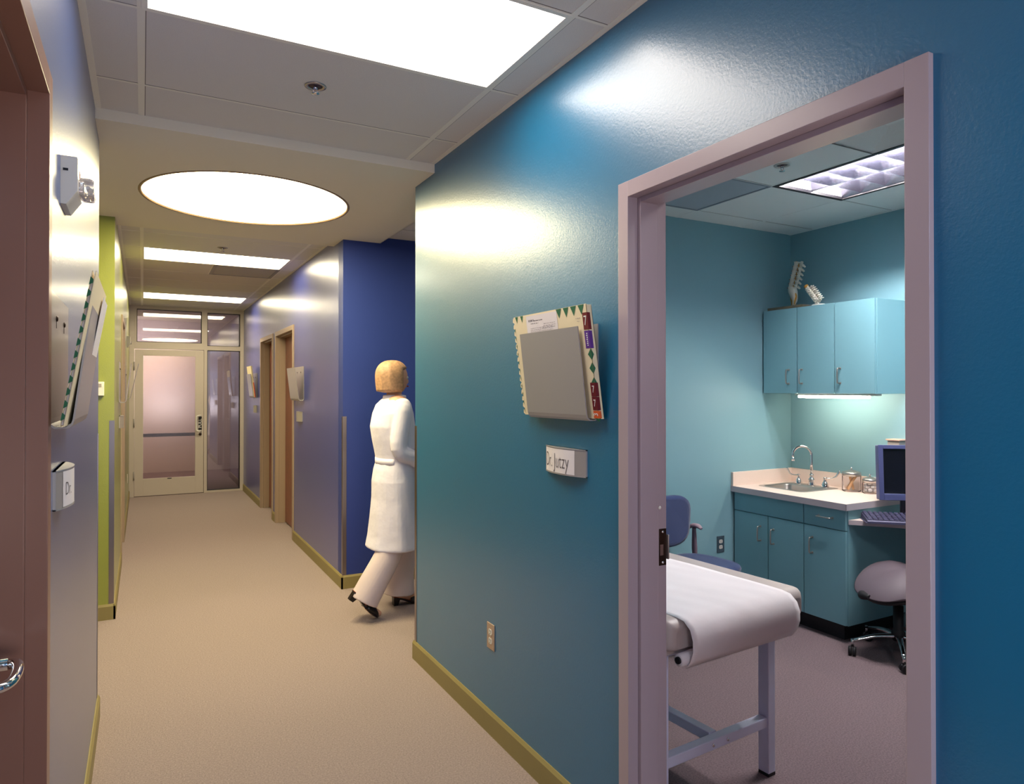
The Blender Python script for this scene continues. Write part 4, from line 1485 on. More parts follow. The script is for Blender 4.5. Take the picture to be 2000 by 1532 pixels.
for rI in range(6):
    for cI in range(15):
        yy = -0.066 + rI * 0.0255
        xx_ = -0.200 + cI * 0.0283
        zz = 0.0195 + (yy + 0.078) * 0.1316
        wk = 0.0085
        b = M()
        b.mx = KO
        hh = 0.0075
        b.loft([[(xx_ - 0.0115, yy - 0.0105, zz), (xx_ + 0.0115, yy - 0.0105, zz), (xx_ + 0.0115, yy + 0.0105, zz + 0.0026), (xx_ - 0.0115, yy + 0.0105, zz + 0.0026)],
                [(xx_ - wk, yy - 0.0070, zz + hh), (xx_ + wk, yy - 0.0070, zz + hh), (xx_ + wk, yy + 0.0085, zz + hh + 0.002), (xx_ - wk, yy + 0.0085, zz + hh + 0.002)]], smooth=False)
        b.build('key', cap, t)

# ---------------------------------------------------------------- spine models on the wall cabinet
def vertebra(b, c, ax, s, back, pl=1.0):
    """one vertebra: body, arch and processes. ax = spine axis, back = direction of the spinous process"""
    ax = Vector(ax).normalized()
    bk = (Vector(back) - ax * Vector(back).dot(ax)).normalized()
    sd = ax.cross(bk)
    c = Vector(c)
    n = 14
    rings = []
    for h, r in ((-0.5, 1.0), (-0.3, 0.86), (0.0, 0.80), (0.3, 0.86), (0.5, 1.0)):
        rings.append([c + ax * (h * 0.026 * s) + sd * (math.cos(2 * PI * k / n) * 0.024 * s * r) + bk * (math.sin(2 * PI * k / n) * 0.017 * s * r) for k in range(n)])
    b.loft(rings)
    a0 = c + bk * 0.016 * s
    b.tube([a0, a0 + bk * 0.022 * s * pl - ax * 0.003 * s, a0 + bk * 0.040 * s * pl - ax * 0.012 * s], [0.009 * s, 0.007 * s, 0.004 * s], 8)
    for q in (-1, 1):
        b.tube([a0 + sd * q * 0.010 * s, a0 + sd * q * 0.030 * s + bk * 0.004 * s + ax * 0.003 * s, a0 + sd * q * 0.044 * s + bk * 0.010 * s], [0.008 * s, 0.005 * s, 0.003 * s], 8)
        b.tube([a0 + sd * q * 0.013 * s + bk * 0.006 * s - ax * 0.016 * s, a0 + sd * q * 0.014 * s + bk * 0.008 * s + ax * 0.017 * s], [0.006 * s, 0.006 * s], 8)


SPX, SPY = 4.13, 3.385
ZT_ = UZ1
t = thing('spine_model', 'taller upright lumbar spine and sacrum model on a wooden base', 'anatomical model', (SPX, SPY, ZT_))
b = M()
b.box(4.008, 4.20, 3.20, 3.50, ZT_, ZT_ + 0.020, bev=0.002)
b.build('wooden_base', M_WOOD, t)
b = M()
b.tube([(SPX, SPY, ZT_ + 0.018), (SPX - 0.002, SPY + 0.004, ZT_ + 0.10), (SPX, SPY - 0.004, ZT_ + 0.20), (SPX + 0.004, SPY - 0.036, ZT_ + 0.352)], 0.0045, 8, smooth_path=4)
b.build('support_rod', M_OCHRE, t)
bk = (0.55, -0.83, 0)
for k in range(6):
    u = k / 5
    c = (SPX + 0.002 * k, SPY + 0.004 - 0.038 * u, ZT_ + 0.180 + 0.150 * u)
    b = M()
    vertebra(b, c, (0.0, -0.18, 1), 1.36, bk, 0.7)
    vb = b.build('vertebra', M_BONE, t)
    b = M()
    cc = Vector(c) - Vector((0, -0.18, 1)).normalized() * 0.0150
    b.lathe([(0, -0.0025), (0.026, -0.0025), (0.029, 0), (0.026, 0.0025), (0, 0.0025)], cc, seg=14)
    b.build('disc', M_DISC, vb)
    b = M()
    for q in (-1, 1):
        sd = Vector((bk[1], -bk[0], 0)) * q
        p0 = Vector(c) + sd * 0.020 + Vector(bk) * 0.016
        b.tube([p0, p0 + sd * 0.022 - Vector((0, 0, 0.010)), p0 + sd * 0.034 - Vector((0, 0, 0.030))], [0.0035, 0.003, 0.0015], 6)
    b.build('nerve_root', M_OCHRE, vb)
b = M()   # sacrum: curved wedge tapering to the coccyx
rings = []
sdv = Vector((bk[1], -bk[0], 0))
for z, w_, d_, off in ((0.166, 0.052, 0.026, 0.000), (0.135, 0.060, 0.030, 0.006), (0.100, 0.052, 0.024, 0.014), (0.070, 0.036, 0.017, 0.018), (0.045, 0.020, 0.011, 0.012), (0.024, 0.009, 0.007, 0.002)):
    c = Vector((SPX, SPY, ZT_ + z)) + Vector(bk) * off
    rings.append([c + sdv * (math.cos(2 * PI * k / 16) * w_) + Vector(bk) * (math.sin(2 * PI * k / 16) * d_ * (1 + 0.3 * math.sin(6 * 2 * PI * k / 16))) for k in range(16)])
b.loft(rings)
b.build('sacrum', M_BONE, t)
b = M()
for q, ln in ((-1, 0.05), (1, 0.075)):
    p = Vector((SPX, SPY, ZT_ + 0.150)) + sdv * q * 0.018 + Vector(bk) * 0.006
    b.tube([p, p + sdv * q * 0.018 + Vector((0, 0, -0.05)) + Vector(bk) * 0.022, p + sdv * q * 0.014 + Vector((0, 0, -0.11)) + Vector(bk) * 0.012], [0.006, 0.009, 0.003], 8, smooth_path=4)
b.build('nerve_bundle', M_OCHRE, t)
b = M()
c = Vector((SPX, SPY, ZT_ + 0.085)) + sdv * -0.040 + Vector((-0.01, -0.012, 0))
b.ball(c, 0.024, 12, 8, sc=(0.8, 0.8, 1.15))
b.tube([c, c + Vector((0.0, -0.008, -0.045))], [0.006, 0.004], 8)
b.build('hip_socket', M_OCHRE, t)

t = thing('spine_model', 'smaller leaning cervical spine model on a white stand', 'anatomical model', (4.06, 3.10, ZT_))
b = M()
b.lathe([(0, 0), (0.045, 0), (0.045, 0.006), (0.040, 0.010), (0, 0.010)], (4.055, 3.105, ZT_))
b.tube([(4.055, 3.105, ZT_ + 0.008), (4.052, 3.12, ZT_ + 0.035)], 0.004, 8)
b.build('white_stand', M_WHITE, t)
axd = Vector((0.02, 0.62, 0.78)).normalized()
p0 = Vector((4.052, 3.118, ZT_ + 0.036))
bk2 = (-0.25, -0.78, 0.5)
for k in range(7):
    c = p0 + axd * (0.0172 * k)
    b = M()
    vertebra(b, c, axd, 0.98, bk2)
    vb = b.build('vertebra', M_BONE, t)
    b = M()
    b.ball(c + axd * 0.0086, 0.010, 10, 6, sc=(1, 1, 0.6))
    b.build('disc', M_DISC, vb)
b = M()
b.tube([p0 + axd * 0.10, p0 + axd * 0.145], [0.014, 0.016], 10)
b.build('cord_stub', M_OCHRE, t)

# ---------------------------------------------------------------- examination table
ang = math.radians(4.6)
ax = Vector((-math.sin(ang), math.cos(ang), 0))     # along the table, away from the camera
cr = Vector((math.cos(ang), math.sin(ang), 0))      # across, to the right
TO = Vector((2.293, 1.820, 0))                      # near right corner of the top
TW, TL, TZ = 0.745, 1.58, 0.742
TM = Matrix(((cr.x, ax.x, 0, TO.x), (cr.y, ax.y, 0, TO.y), (0, 0, 1, 0), (0, 0, 0, 1)))   # local: x across (-TW..0), y along (0..TL)
t = thing('exam_table', 'examination table with taupe padded top and white paper', 'examination table', tuple(TM @ Vector((-TW / 2, TL / 2, 0))), rotz=ang)


def pad_ring(y, inset):
    return [(p[0], y, p[1]) for p in [(q[0], q[1]) for q in rr2(-TW + inset, 0 - inset, TZ - 0.105 + inset * 0.4, TZ - inset, 0.016)]]


def rr2(x0, x1, z0, z1, r, n=4):
    out = []
    for cx, cz, a0 in ((x1 - r, z1 - r, 0), (x0 + r, z1 - r, PI / 2), (x0 + r, z0 + r, PI), (x1 - r, z0 + r, 1.5 * PI)):
        for i in range(n + 1):
            a = a0 + PI / 2 * i / n
            out.append((cx + r * math.cos(a), cz + r * math.sin(a)))
    return out


b = M()
b.mx = TM
rings = []
for y, ins in ((0.0, 0.030), (0.006, 0.018), (0.015, 0.009), (0.030, 0.002), (0.05, 0.0), (TL - 0.05, 0.0), (TL - 0.030, 0.002), (TL - 0.015, 0.009), (TL - 0.006, 0.018), (TL, 0.030)):
    rings.append(pad_ring(y, ins))
b.loft(rings)
b.build('padded_top', M_VINYL, t)
b = M()
b.mx = TM
b.box(-TW + 0.01, -0.01, 0.03, TL - 0.03, TZ - 0.120, TZ - 0.103)
b.build('table_deck', M_VINYL, t)


def tbar(b, x0, x1, y0, y1, z0, z1, bev=0.003):
    b.box(x0, x1, y0, y1, z0, z1, bev=bev)


LX0, LX1 = -TW + 0.055, -0.100          # leg centres across
LY0, LY1 = 0.105, TL - 0.16
for lx in (LX0, LX1):
    for ly in (LY0, LY1):
        b = M()
        b.mx = TM
        tbar(b, lx - 0.021, lx + 0.021, ly - 0.024, ly + 0.024, 0.012, TZ - 0.118)
        lg = b.build('leg', M_TUBE, t)
        b = M()
        b.mx = TM
        tbar(b, lx - 0.0215, lx + 0.0215, ly - 0.0245, ly + 0.0245, 0.0, 0.014)
        b.build('foot_cap', M_BLACK, lg)
for ly in (LY0, LY1):
    b = M()
    b.mx = TM
    tbar(b, LX0 + 0.021, LX1 - 0.021, ly - 0.019, ly + 0.019, 0.195, 0.233)
    cb = b.build('cross_bar', M_TUBE, t)
    if ly == LY0:
        for q in (-0.040, 0.040):
            b = M()
            b.mx = TM
            b.lathe([(0, 0), (0.007, 0), (0.006, -0.004), (0, -0.005)], ((LX0 + LX1) / 2 + q, ly - 0.019, 0.214), axis='y', seg=12)
            b.build('bolt', M_CHROME, cb)
b = M()
b.mx = TM
tbar(b, (LX0 + LX1) / 2 - 0.019, (LX0 + LX1) / 2 + 0.019, LY0 + 0.019, LY1 - 0.019, 0.200, 0.238)
b.build('long_bar', M_TUBE, t)
b = M()
b.mx = TM
tbar(b, LX0, LX1, LY0 - 0.02, LY0 + 0.02, TZ - 0.155, TZ - 0.120)
tbar(b, LX0, LX1, LY1 - 0.02, LY1 + 0.02, TZ - 0.155, TZ - 0.120)
b.build('top_rail', M_TUBE, t)
# paper sheet over the top, drooping over the near end and curling under at one corner
b = M()
b.mx = TM
nx, ny = 22, 46
rows = []
PX0, PX1 = -0.682, -0.098
for j in range(ny + 1):
    row = []
    s = j / ny
    for i in range(nx + 1):
        u = i / nx
        x = PX0 + (PX1 - PX0) * u
        # path length from the far end to the hanging edge
        flat_len = TL - 0.084
        drop = 0.212
        L_ = s * (flat_len + drop)
        wav = 0.0012 * math.sin(x * 31 + L_ * 9) + 0.0008 * math.sin(x * 60 - L_ * 17)
        if L_ < flat_len:
            y = TL - 0.06 - L_
            z = TZ + 0.003 + wav
            if y < 0.03:
                pass
        else:
            k = (L_ - flat_len)
            # rounded over the edge: arc radius 0.055, then hangs and curls back under
            R_ = 0.066
            th = k / R_
            if th < 1.25:
                y = 0.024 - R_ * math.sin(th)
                z = TZ + 0.003 - R_ * (1 - math.cos(th)) + wav
            else:
                y_e = 0.024 - R_ * math.sin(1.25)
                z_e = TZ + 0.003 - R_ * (1 - math.cos(1.25))
                k2 = k - R_ * 1.25
                a = 1.25
                R2 = 0.115
                ph = k2 / R2
                y = y_e - R2 * (math.sin(a + ph) - math.sin(a))
                z = z_e - R2 * (math.cos(a) - math.cos(a + ph))
        row.append((x, y, z))
    rows.append(row)
b.loft(rows, closed=False)
pp = b.build('paper_sheet', M_PAPER, t)
md = pp.modifiers.new('thickness', 'SOLIDIFY')
md.thickness = 0.0012
# leftover paper roll under the near end
b = M()
b.mx = TM
b.lathe([(0.012, -0.705), (0.021, -0.705), (0.021, -0.12), (0.012, -0.12), (0.012, -0.705)], (0, 0.0, TZ - 0.130), axis='x', seg=24)
rl = b.build('paper_roll', M_PAPER, t)
b = M()
b.mx = TM
b.cyl((-0.712, 0.0, TZ - 0.130), (-0.11, 0.0, TZ - 0.130), 0.0118, seg=20)
b.build('roll_hole_shade', M_BLACK, rl)  # black rod stands in for the shade inside the roll's hole

# ---------------------------------------------------------------- guest chair
ca = math.radians(8)
CM = Matrix.Translation((2.93, 3.14, 0)) @ Matrix.Rotation(ca, 4, 'Z')     # local +y to the wall, front at -y
t = thing('guest_chair', 'dark blue upholstered guest chair with plastic arms, behind the exam table', 'chair', (2.93, 3.14, 0), rotz=ca)


def super_ring(cx, cz, hw, hh, n=24, e=0.6):
    out = []
    for k in range(n):
        a = 2 * PI * k / n
        c, s = math.cos(a), math.sin(a)
        out.append((cx + hw * math.copysign(abs(c) ** e, c), cz + hh * math.copysign(abs(s) ** e, s)))
    return out


b = M()
b.mx = CM
rings = []
for z, hw, hd in ((0.415, 0.22, 0.20), (0.425, 0.245, 0.225), (0.450, 0.252, 0.235), (0.468, 0.245, 0.228), (0.475, 0.20, 0.19)):
    rings.append([(p[0], p[1], z + 0.006 * math.cos(p[1] * 6)) for p in super_ring(0, -0.02, hw, hd)])
b.loft(rings)
b.build('seat', M_BLUEFAB, t)
b = M()
b.mx = CM
rings = []
for yy, k in ((0.0, 0.86), (-0.012, 0.97), (-0.030, 1.0), (-0.048, 0.97), (-0.060, 0.86)):
    R_ = []
    for p in super_ring(0, 0.685, 0.250 * k, 0.165 * k, 28, 0.62):
        xx_, zz = p
        taper = 1.0 + 0.06 * (zz - 0.685) / 0.16
        R_.append((xx_ * taper, 0.265 + yy + 0.10 * (zz - 0.685) - 0.25 * xx_ * xx_ - 0.6 * (zz - 0.62) ** 2, zz))
    rings.append(R_)
b.loft(rings)
b.build('backrest', M_BLUEFAB, t)
for s in (-1, 1):
    b = M()
    b.mx = CM
    b.tube([(s * 0.252, 0.22, 0.620), (s * 0.256, 0.19, 0.640), (s * 0.258, 0.15, 0.640), (s * 0.258, 0.125, 0.626)], [0.016, 0.022, 0.022, 0.012], 12, smooth_path=4, flat=0.6)
    ar = b.build('armrest', mat('arm_pad', (150, 128, 138), rough=0.5), t)
    b = M()
    b.mx = CM
    b.tube([(s * 0.254, 0.18, 0.630), (s * 0.246, 0.17, 0.50), (s * 0.240, 0.16, 0.42)], [0.014, 0.020, 0.016], 10, smooth_path=4, flat=0.7)
    b.build('arm_post', M_CHAIRPL, ar)
for sx in (-1, 1):
    for yy0, yy1 in ((-0.18, -0.22), (0.16, 0.24)):
        b = M()
        b.mx = CM
        b.tube([(sx * 0.20, yy0, 0.425), (sx * 0.225, yy1, 0.0)], [0.014, 0.011], 12)
        b.build('leg', M_CHAIRPL, t)
b = M()
b.mx = CM
b.box(-0.20, 0.20, -0.19, 0.17, 0.395, 0.418)
b.tube([(0, 0.10, 0.40), (0, 0.24, 0.42), (0, 0.285, 0.55), (0, 0.270, 0.66)], 0.02, 10, smooth_path=4, flat=0.5)
b.build('seat_frame', M_CHAIRPL, t)

# ---------------------------------------------------------------- saddle stool
SCX, SCY = 3.80, 2.395
t = thing('saddle_stool', 'grey saddle stool on a chrome five star base with casters', 'stool', (SCX, SCY, 0))
c1 = Vector((3.590, 2.535, 0))
a0 = math.atan2(c1.y - SCY, c1.x - SCX)
for k in range(5):
    a = a0 + 2 * PI * k / 5
    R_ = 0.252
    e = Vector((SCX + R_ * math.cos(a), SCY + R_ * math.sin(a), 0))
    b = M()
    c = Vector((SCX, SCY, 0.118))
    b.tube([c, c.lerp(e + Vector((0, 0, 0.10)), 0.5) + Vector((0, 0, 0.004)), e + Vector((0, 0, 0.082))], [0.020, 0.016, 0.011], 12, smooth_path=4, flat=0.75)
    lg = b.build('base_arm', M_CHROME, t)
    b = M()
    b.cyl(e + Vector((0, 0, 0.050)), e + Vector((0, 0, 0.092)), 0.0085, seg=12)
    st_ = b.build('caster_stem', M_CHROME, lg)
    ca_ = a + 1.1 + k * 0.9
    for s in (-1, 1):
        dd = Vector((math.cos(ca_), math.sin(ca_), 0))
        side_ = Vector((-dd.y, dd.x, 0))
        c_ = e + dd * 0.008 + side_ * s * 0.011 + Vector((0, 0, 0.026))
        b = M()
        b.cyl(c_ - side_ * 0.008, c_ + side_ * 0.008, 0.026, seg=22)
        b.build('caster_wheel', M_BLACK, lg)
b = M()
b.lathe([(0, 0.095), (0.034, 0.095), (0.036, 0.140), (0.030, 0.150), (0.027, 0.155), (0.027, 0.29), (0.014, 0.292), (0.014, 0.36), (0, 0.36)], (SCX, SCY, 0))
b.build('gas_column', M_BLACK, t)
b = M()
# saddle: across = stool's width direction, curled down at the sides, raised pommel and cantle
sd = Vector((0.86, -0.51, 0))
fw_ = Vector((-0.51, -0.86, 0))
top, bot = [], []
nu, nv = 26, 22
cc = Vector((SCX - 0.010, SCY - 0.030, 0.490))
def saddle(rr, th, under):
    u, v = rr * math.cos(th), rr * math.sin(th)          # u across, v towards the front
    su = math.copysign(abs(math.cos(th)) ** 0.72, math.cos(th)) * rr
    sv = math.copysign(abs(math.sin(th)) ** 0.80, math.sin(th)) * rr
    x = su * (0.232 - 0.030 * sv)
    y = sv * 0.165
    z = -0.105 * abs(u) ** 1.7 + 0.030 * max(0.0, 0.6 - abs(u)) - 0.085 * max(0.0, v) ** 1.6 + 0.030 * max(0.0, -v) ** 2 - 0.028 * rr ** 8
    if under:
        z = -0.105 * abs(u) ** 1.7 - 0.085 * max(0.0, v) ** 1.6 - 0.028 - 0.030 * (1 - rr ** 4)
        x *= 0.97
        y *= 0.97
    return cc + sd * x + fw_ * y + Vector((0, 0, z))
nth = 40
R8 = [0.02, 0.2, 0.4, 0.6, 0.75, 0.86, 0.94, 0.985, 1.0]
rings = [[saddle(r, 2 * PI * k / nth, False) for k in range(nth)] for r in R8] + [[saddle(r, 2 * PI * k / nth, True) for k in range(nth)] for r in R8[::-1]]
b.loft(rings)
b.build('saddle_seat', M_SADDLE, t)
b = M()
b.loft([[saddle(r * 0.94, 2 * PI * k / 40, True) + Vector((0, 0, -0.012 * (1 - 0.3 * r))) for k in range(40)] for r in R8] + [[saddle(r * 0.9, 2 * PI * k / 40, True) + Vector((0, 0, -0.03)) for k in range(40)] for r in R8[::-1]])
q_ = saddle(0.93, PI, True)
b.tube([q_ + fw_ * 0.060 + Vector((0, 0, -0.002)), q_ + sd * -0.010 + Vector((0, 0, -0.004)), q_ - fw_ * 0.040 + Vector((0, 0, -0.002))], [0.014, 0.026, 0.014], 14, smooth_path=4)
b.build('seat_pan', M_BLACK, t)
b = M()
b.mx = None
b.loft([[cc + sd * x + fw_ * y + Vector((0, 0, z)) for x, y in ((-0.09, -0.08), (0.09, -0.08), (0.09, 0.08), (-0.09, 0.08))] for z in (-0.105, -0.055)], smooth=False)
b.tube([cc + sd * -0.06 + Vector((0, 0, -0.09)), cc + sd * -0.150 + Vector((0, 0, -0.140))], [0.008, 0.012], 10)
b.build('seat_mechanism', M_BLACK, t)


# ================================================================ PERSON walking into the side passage
def mesh_from(objs, name, voxel, smooth_it=2, material=None, parent=None, decim=None):
    """joins evaluated helper objects, voxel-remeshes them to one continuous surface, removes the helpers"""
    dg = bpy.context.evaluated_depsgraph_get()
    bm = bmesh.new()
    for o in objs:
        me = bpy.data.meshes.new_from_object(o.evaluated_get(dg))
        me.transform(o.matrix_world)
        bm.from_mesh(me)
        bpy.data.meshes.remove(me)
    me = bpy.data.meshes.new(name)
    bm.to_mesh(me)
    bm.free()
    tmp = bpy.data.objects.new('tmp', me)
    COL.objects.link(tmp)
    r_ = tmp.modifiers.new('r', 'REMESH')
    r_.mode = 'VOXEL'
    r_.voxel_size = voxel
    r_.use_smooth_shade = True
    s_ = tmp.modifiers.new('s', 'SMOOTH')
    s_.factor = 0.5
    s_.iterations = smooth_it
    dg = bpy.context.evaluated_depsgraph_get()
    dg.update()
    out = bpy.data.meshes.new_from_object(tmp.evaluated_get(dg))
    bpy.data.objects.remove(tmp)
    for o in objs:
        bpy.data.objects.remove(o)
    root = parent
    out.transform(ORGM[root.name].inverted())
    out.materials.clear()
    out.materials.append(material)
    for p in out.polygons:
        p.use_smooth = True
        p.material_index = 0
    o = bpy.data.objects.new(name, out)
    COL.objects.link(o)
    o.parent = parent
    return o


def helper(b):
    bmesh.ops.recalc_face_normals(b.bm, faces=b.bm.faces)
    me = bpy.data.meshes.new('h')
    b.bm.to_mesh(me)
    b.bm.free()
    o = bpy.data.objects.new('h', me)
    COL.objects.link(o)
    return o


def skin_helper(verts, edges, radii, root=0, sub=2):
    me = bpy.data.meshes.new('sk')
    me.from_pydata([Vector(v) for v in verts], edges, [])
    o = bpy.data.objects.new('sk', me)
    COL.objects.link(o)
    md = o.modifiers.new('skin', 'SKIN')
    md.use_smooth_shade = True
    for i, r in enumerate(radii):
        sv = me.skin_vertices[0].data[i]
        sv.radius = r if isinstance(r, tuple) else (r, r)
        sv.use_root = (i == root)
    ms = o.modifiers.new('sub', 'SUBSURF')
    ms.levels = sub
    ms.render_levels = sub
    return o


PX, PY = 1.535, 4.55
per = thing('person', 'person with short blond hair in a long white coat walking into the side passage', 'person', (PX, PY, 0))
HZ = 1.605           # head centre height
# skeleton (facing +x; right side is the camera side at smaller y)
V = [(PX, PY, 0.92), (PX - 0.005, PY, 1.05), (PX - 0.01, PY, 1.20), (PX - 0.005, PY, 1.34), (PX + 0.0, PY, 1.44), (PX + 0.012, PY, 1.50),   # 0-5 pelvis..neck
     (PX - 0.01, PY - 0.085, 0.88), (PX - 0.02, PY - 0.095, 0.50), (PX - 0.225, PY - 0.10, 0.165), (PX - 0.225, PY - 0.10, 0.10), (PX - 0.165, PY - 0.10, 0.035), (PX - 0.12, PY - 0.10, 0.022),   # 6-11 rear leg, heel lifted
     (PX + 0.02, PY + 0.085, 0.88), (PX + 0.10, PY + 0.095, 0.50), (PX + 0.055, PY + 0.10, 0.12), (PX + 0.045, PY + 0.10, 0.07), (PX + 0.155, PY + 0.10, 0.05), (PX + 0.225, PY + 0.10, 0.045),   # 12-17 front leg
     (PX, PY - 0.155, 1.40), (PX - 0.035, PY - 0.20, 1.13), (PX + 0.17, PY - 0.17, 1.00),     # 18-20 right arm
     (PX, PY + 0.155, 1.40), (PX - 0.03, PY + 0.20, 1.13), (PX + 0.17, PY + 0.17, 1.02)]      # 21-23 left arm
E_ = [(0, 1), (1, 2), (2, 3), (3, 4), (4, 5), (0, 6), (6, 7), (7, 8), (8, 9), (9, 10), (10, 11), (0, 12), (12, 13), (13, 14), (14, 15), (15, 16), (16, 17),
      (4, 18), (18, 19), (19, 20), (4, 21), (21, 22), (22, 23)]
Rd = [(0.12, 0.14), (0.105, 0.125), (0.11, 0.135), (0.105, 0.14), (0.07, 0.09), 0.052, 0.082, 0.052, 0.032, 0.032, 0.030, 0.020, 0.082, 0.052, 0.034, 0.034, 0.030, 0.020,
      0.048, 0.038, 0.024, 0.048, 0.038, 0.024]
hs = [skin_helper(V, E_, Rd)]
# head: an egg with jaw, nose, brow, lips and ears
b = M()
hc = Vector((PX + 0.005, PY, HZ))
rings = []
nr, ns = 22, 28
for i in range(nr + 1):
    a = PI * i / nr
    zz = -math.cos(a)
    rad = math.sin(a)
    R_ = []
    for k in range(ns):
        th = 2 * PI * k / ns
        cx_, sy_ = math.cos(th), math.sin(th)
        x = 0.088 * rad * cx_
        y = 0.073 * rad * sy_
        z = 0.112 * zz
        if zz < 0:                      # jaw narrows, chin forward
            y *= 1 + 0.30 * zz
            x = x * (1 + 0.10 * zz) + (0.012 * -zz if cx_ > 0 else 0.02 * zz * -0.3)
        if cx_ > 0.75:
            face = (cx_ - 0.75) / 0.25
            x += face * (0.020 * math.exp(-((zz + 0.22) / 0.10) ** 2) * max(0, 1 - abs(sy_) * 3.5))   # nose
            x += face * 0.005 * math.exp(-((zz + 0.52) / 0.05) ** 2)                                       # lips
            x -= 0.006 * math.exp(-((zz - 0.02) / 0.08) ** 2) * (1 if 0.25 < abs(sy_) < 0.62 else 0)       # eye hollows
        R_.append(hc + Vector((x, y, z)))
    rings.append(R_)
b.loft(rings)
b.tube([hc + Vector((-0.01, 0, -0.06)), Vector(V[4])], [0.050, 0.055], 16)
for s in (-1, 1):
    b.ball(hc + Vector((-0.008, s * 0.072, -0.008)), 0.022, 10, 8, sc=(0.7, 0.35, 1.2))
hs.append(helper(b))
# hands: palm, four bent fingers of different length, thumb
for s in (-1, 1):
    wr = Vector(V[20] if s < 0 else V[23])
    el = Vector(V[19] if s < 0 else V[22])
    fdir = (wr - el).normalized()
    upv = Vector((0, 0, 1))
    sdv_ = fdir.cross(upv).normalized()
    dn = sdv_.cross(fdir).normalized()
    if dn.z > 0:
        dn = -dn
    b = M()
    b.tube([wr - fdir * 0.02, wr + fdir * 0.02, wr + fdir * 0.055, wr + fdir * 0.085], [0.023, 0.027, 0.034, 0.030], 14, flat=0.5)
    for q, L_ in ((-1.5, 0.058), (-0.5, 0.072), (0.5, 0.078), (1.5, 0.070)):
        r0 = wr + fdir * 0.078 - dn * 0.0 + dn * q * 0.0155
        curl = sdv_ * (-s)
        b.tube([r0, r0 + fdir * L_ * 0.45 + curl * 0.006, r0 + fdir * L_ * 0.78 + curl * 0.020, r0 + fdir * L_ * 0.92 + curl * 0.036], [0.0085, 0.008, 0.0075, 0.006], 8, smooth_path=3)
    r0 = wr + fdir * 0.03 - dn * 0.022
    b.tube([r0, r0 + fdir * 0.026 - dn * 0.016, r0 + fdir * 0.052 - dn * 0.018], [0.011, 0.0095, 0.008], 8, smooth_path=3)
    hs.append(helper(b))
mesh_from(hs, 'body', 0.0055, 1, M_SKIN, per)

# eyes and lips on the face
for s in (-1, 1):
    b = M()
    b.ball(hc + Vector((0.0745, s * 0.030, 0.002)), 0.011, 12, 8)
    ey = b.build('eye', M_WHITE, per)
    b = M()
    b.ball(hc + Vector((0.0830, s * 0.030, 0.002)), 0.005, 10, 6, sc=(0.6, 1, 1))
    b.build('iris', mat('iris_blue', (70, 90, 120), rough=0.2), ey)
b = M()
b.ball(hc + Vector((0.090, 0, -0.058)), 0.018, 12, 8, sc=(0.35, 1.1, 0.32))
b.build('lips', mat('lips', (180, 96, 90), rough=0.5), per)

# hair: rounded bob open at the face
b = M()
rings = []
hcc = hc + Vector((-0.022, 0, 0.010))
nr = 18
for i in range(nr + 1):
    a = PI * (0.02 + 0.80 * i / nr)
    zz = math.cos(a)
    rad = math.sin(a) ** 0.8 if zz > 0 else 1.0 - 0.10 * zz * zz - (0.5 if i == nr else 0)
    R_ = []
    for k in range(36):
        th = 2 * PI * k / 36
        cx_, sy_ = math.cos(th), math.sin(th)
        wob = 1 + 0.025 * math.sin(9 * th + 2 * zz) + 0.012 * math.sin(23 * th)
        x = 0.116 * rad * cx_ * wob
        y = 0.104 * rad * sy_ * wob
        if cx_ > 0.35 and zz < 0.45:       # leave the face free
            x = min(x, 0.050)
        R_.append(hcc + Vector((x, y, 0.112 * zz if zz > 0 else 0.135 * zz)))
    rings.append(R_)
b.loft(rings)
b.build('hair', M_HAIR, per)

# white coat: body and sleeves, one surface
b = M()
rings = []
prof = [(1.475, 0.060, 0.078, 0.0), (1.455, 0.085, 0.12, -0.004), (1.42, 0.112, 0.185, -0.008), (1.36, 0.132, 0.205, -0.012), (1.27, 0.148, 0.205, -0.014), (1.18, 0.142, 0.198, -0.006), (1.08, 0.128, 0.182, 0.0),
        (1.035, 0.124, 0.178, 0.002), (0.98, 0.138, 0.190, 0.0), (0.90, 0.150, 0.205, 0.0), (0.78, 0.150, 0.212, 0.0), (0.64, 0.162, 0.222, 0.0), (0.52, 0.176, 0.230, 0.0), (0.455, 0.190, 0.236, 0.0), (0.445, 0.186, 0.232, 0.0)]
for z, dx_, dy_, off in prof:
    R_ = []
    for k in range(40):
        th = 2 * PI * k / 40
        fold = 1 + (0.020 * max(0, (1.0 - z)) / 0.5) * math.sin(7 * th + 2.2 * z) + 0.006 * math.sin(13 * th + 9 * z)
        R_.append((PX + off + dx_ * math.cos(th) * fold, PY + dy_ * math.sin(th) * fold, z))
    rings.append(R_)
b.loft(rings)
h1 = [helper(b)]
for s, k0 in ((-1, 18), (1, 21)):
    b = M()
    sh, el, wr = Vector(V[k0]), Vector(V[k0 + 1]), Vector(V[k0 + 2])
    b.tube([sh + Vector((0, -s * 0.03, 0.02)), sh + Vector((0, s * 0.012, -0.03)), el, el.lerp(wr, 0.5), el.lerp(wr, 0.93)], [0.064, 0.066, 0.054, 0.050, 0.047], 18, smooth_path=5)
    h1.append(helper(b))
coat = mesh_from(h1, 'coat', 0.007, 1, M_COAT, per)
b = M()     # back belt sewn at the waist
R2 = []
for z, g_ in ((1.012, 0.005), (1.058, 0.005)):
    R2.append([(PX + 0.002 - (0.124 + g_) * math.cos(th), PY + (0.178 + g_) * math.sin(th), z) for th in [-1.1 + 2.2 * k / 20 for k in range(21)]])
b.loft(R2, closed=False)
bl = b.build('coat_belt', M_COAT, coat)
bl.modifiers.new('thickness', 'SOLIDIFY').thickness = 0.004
b = M()     # collar
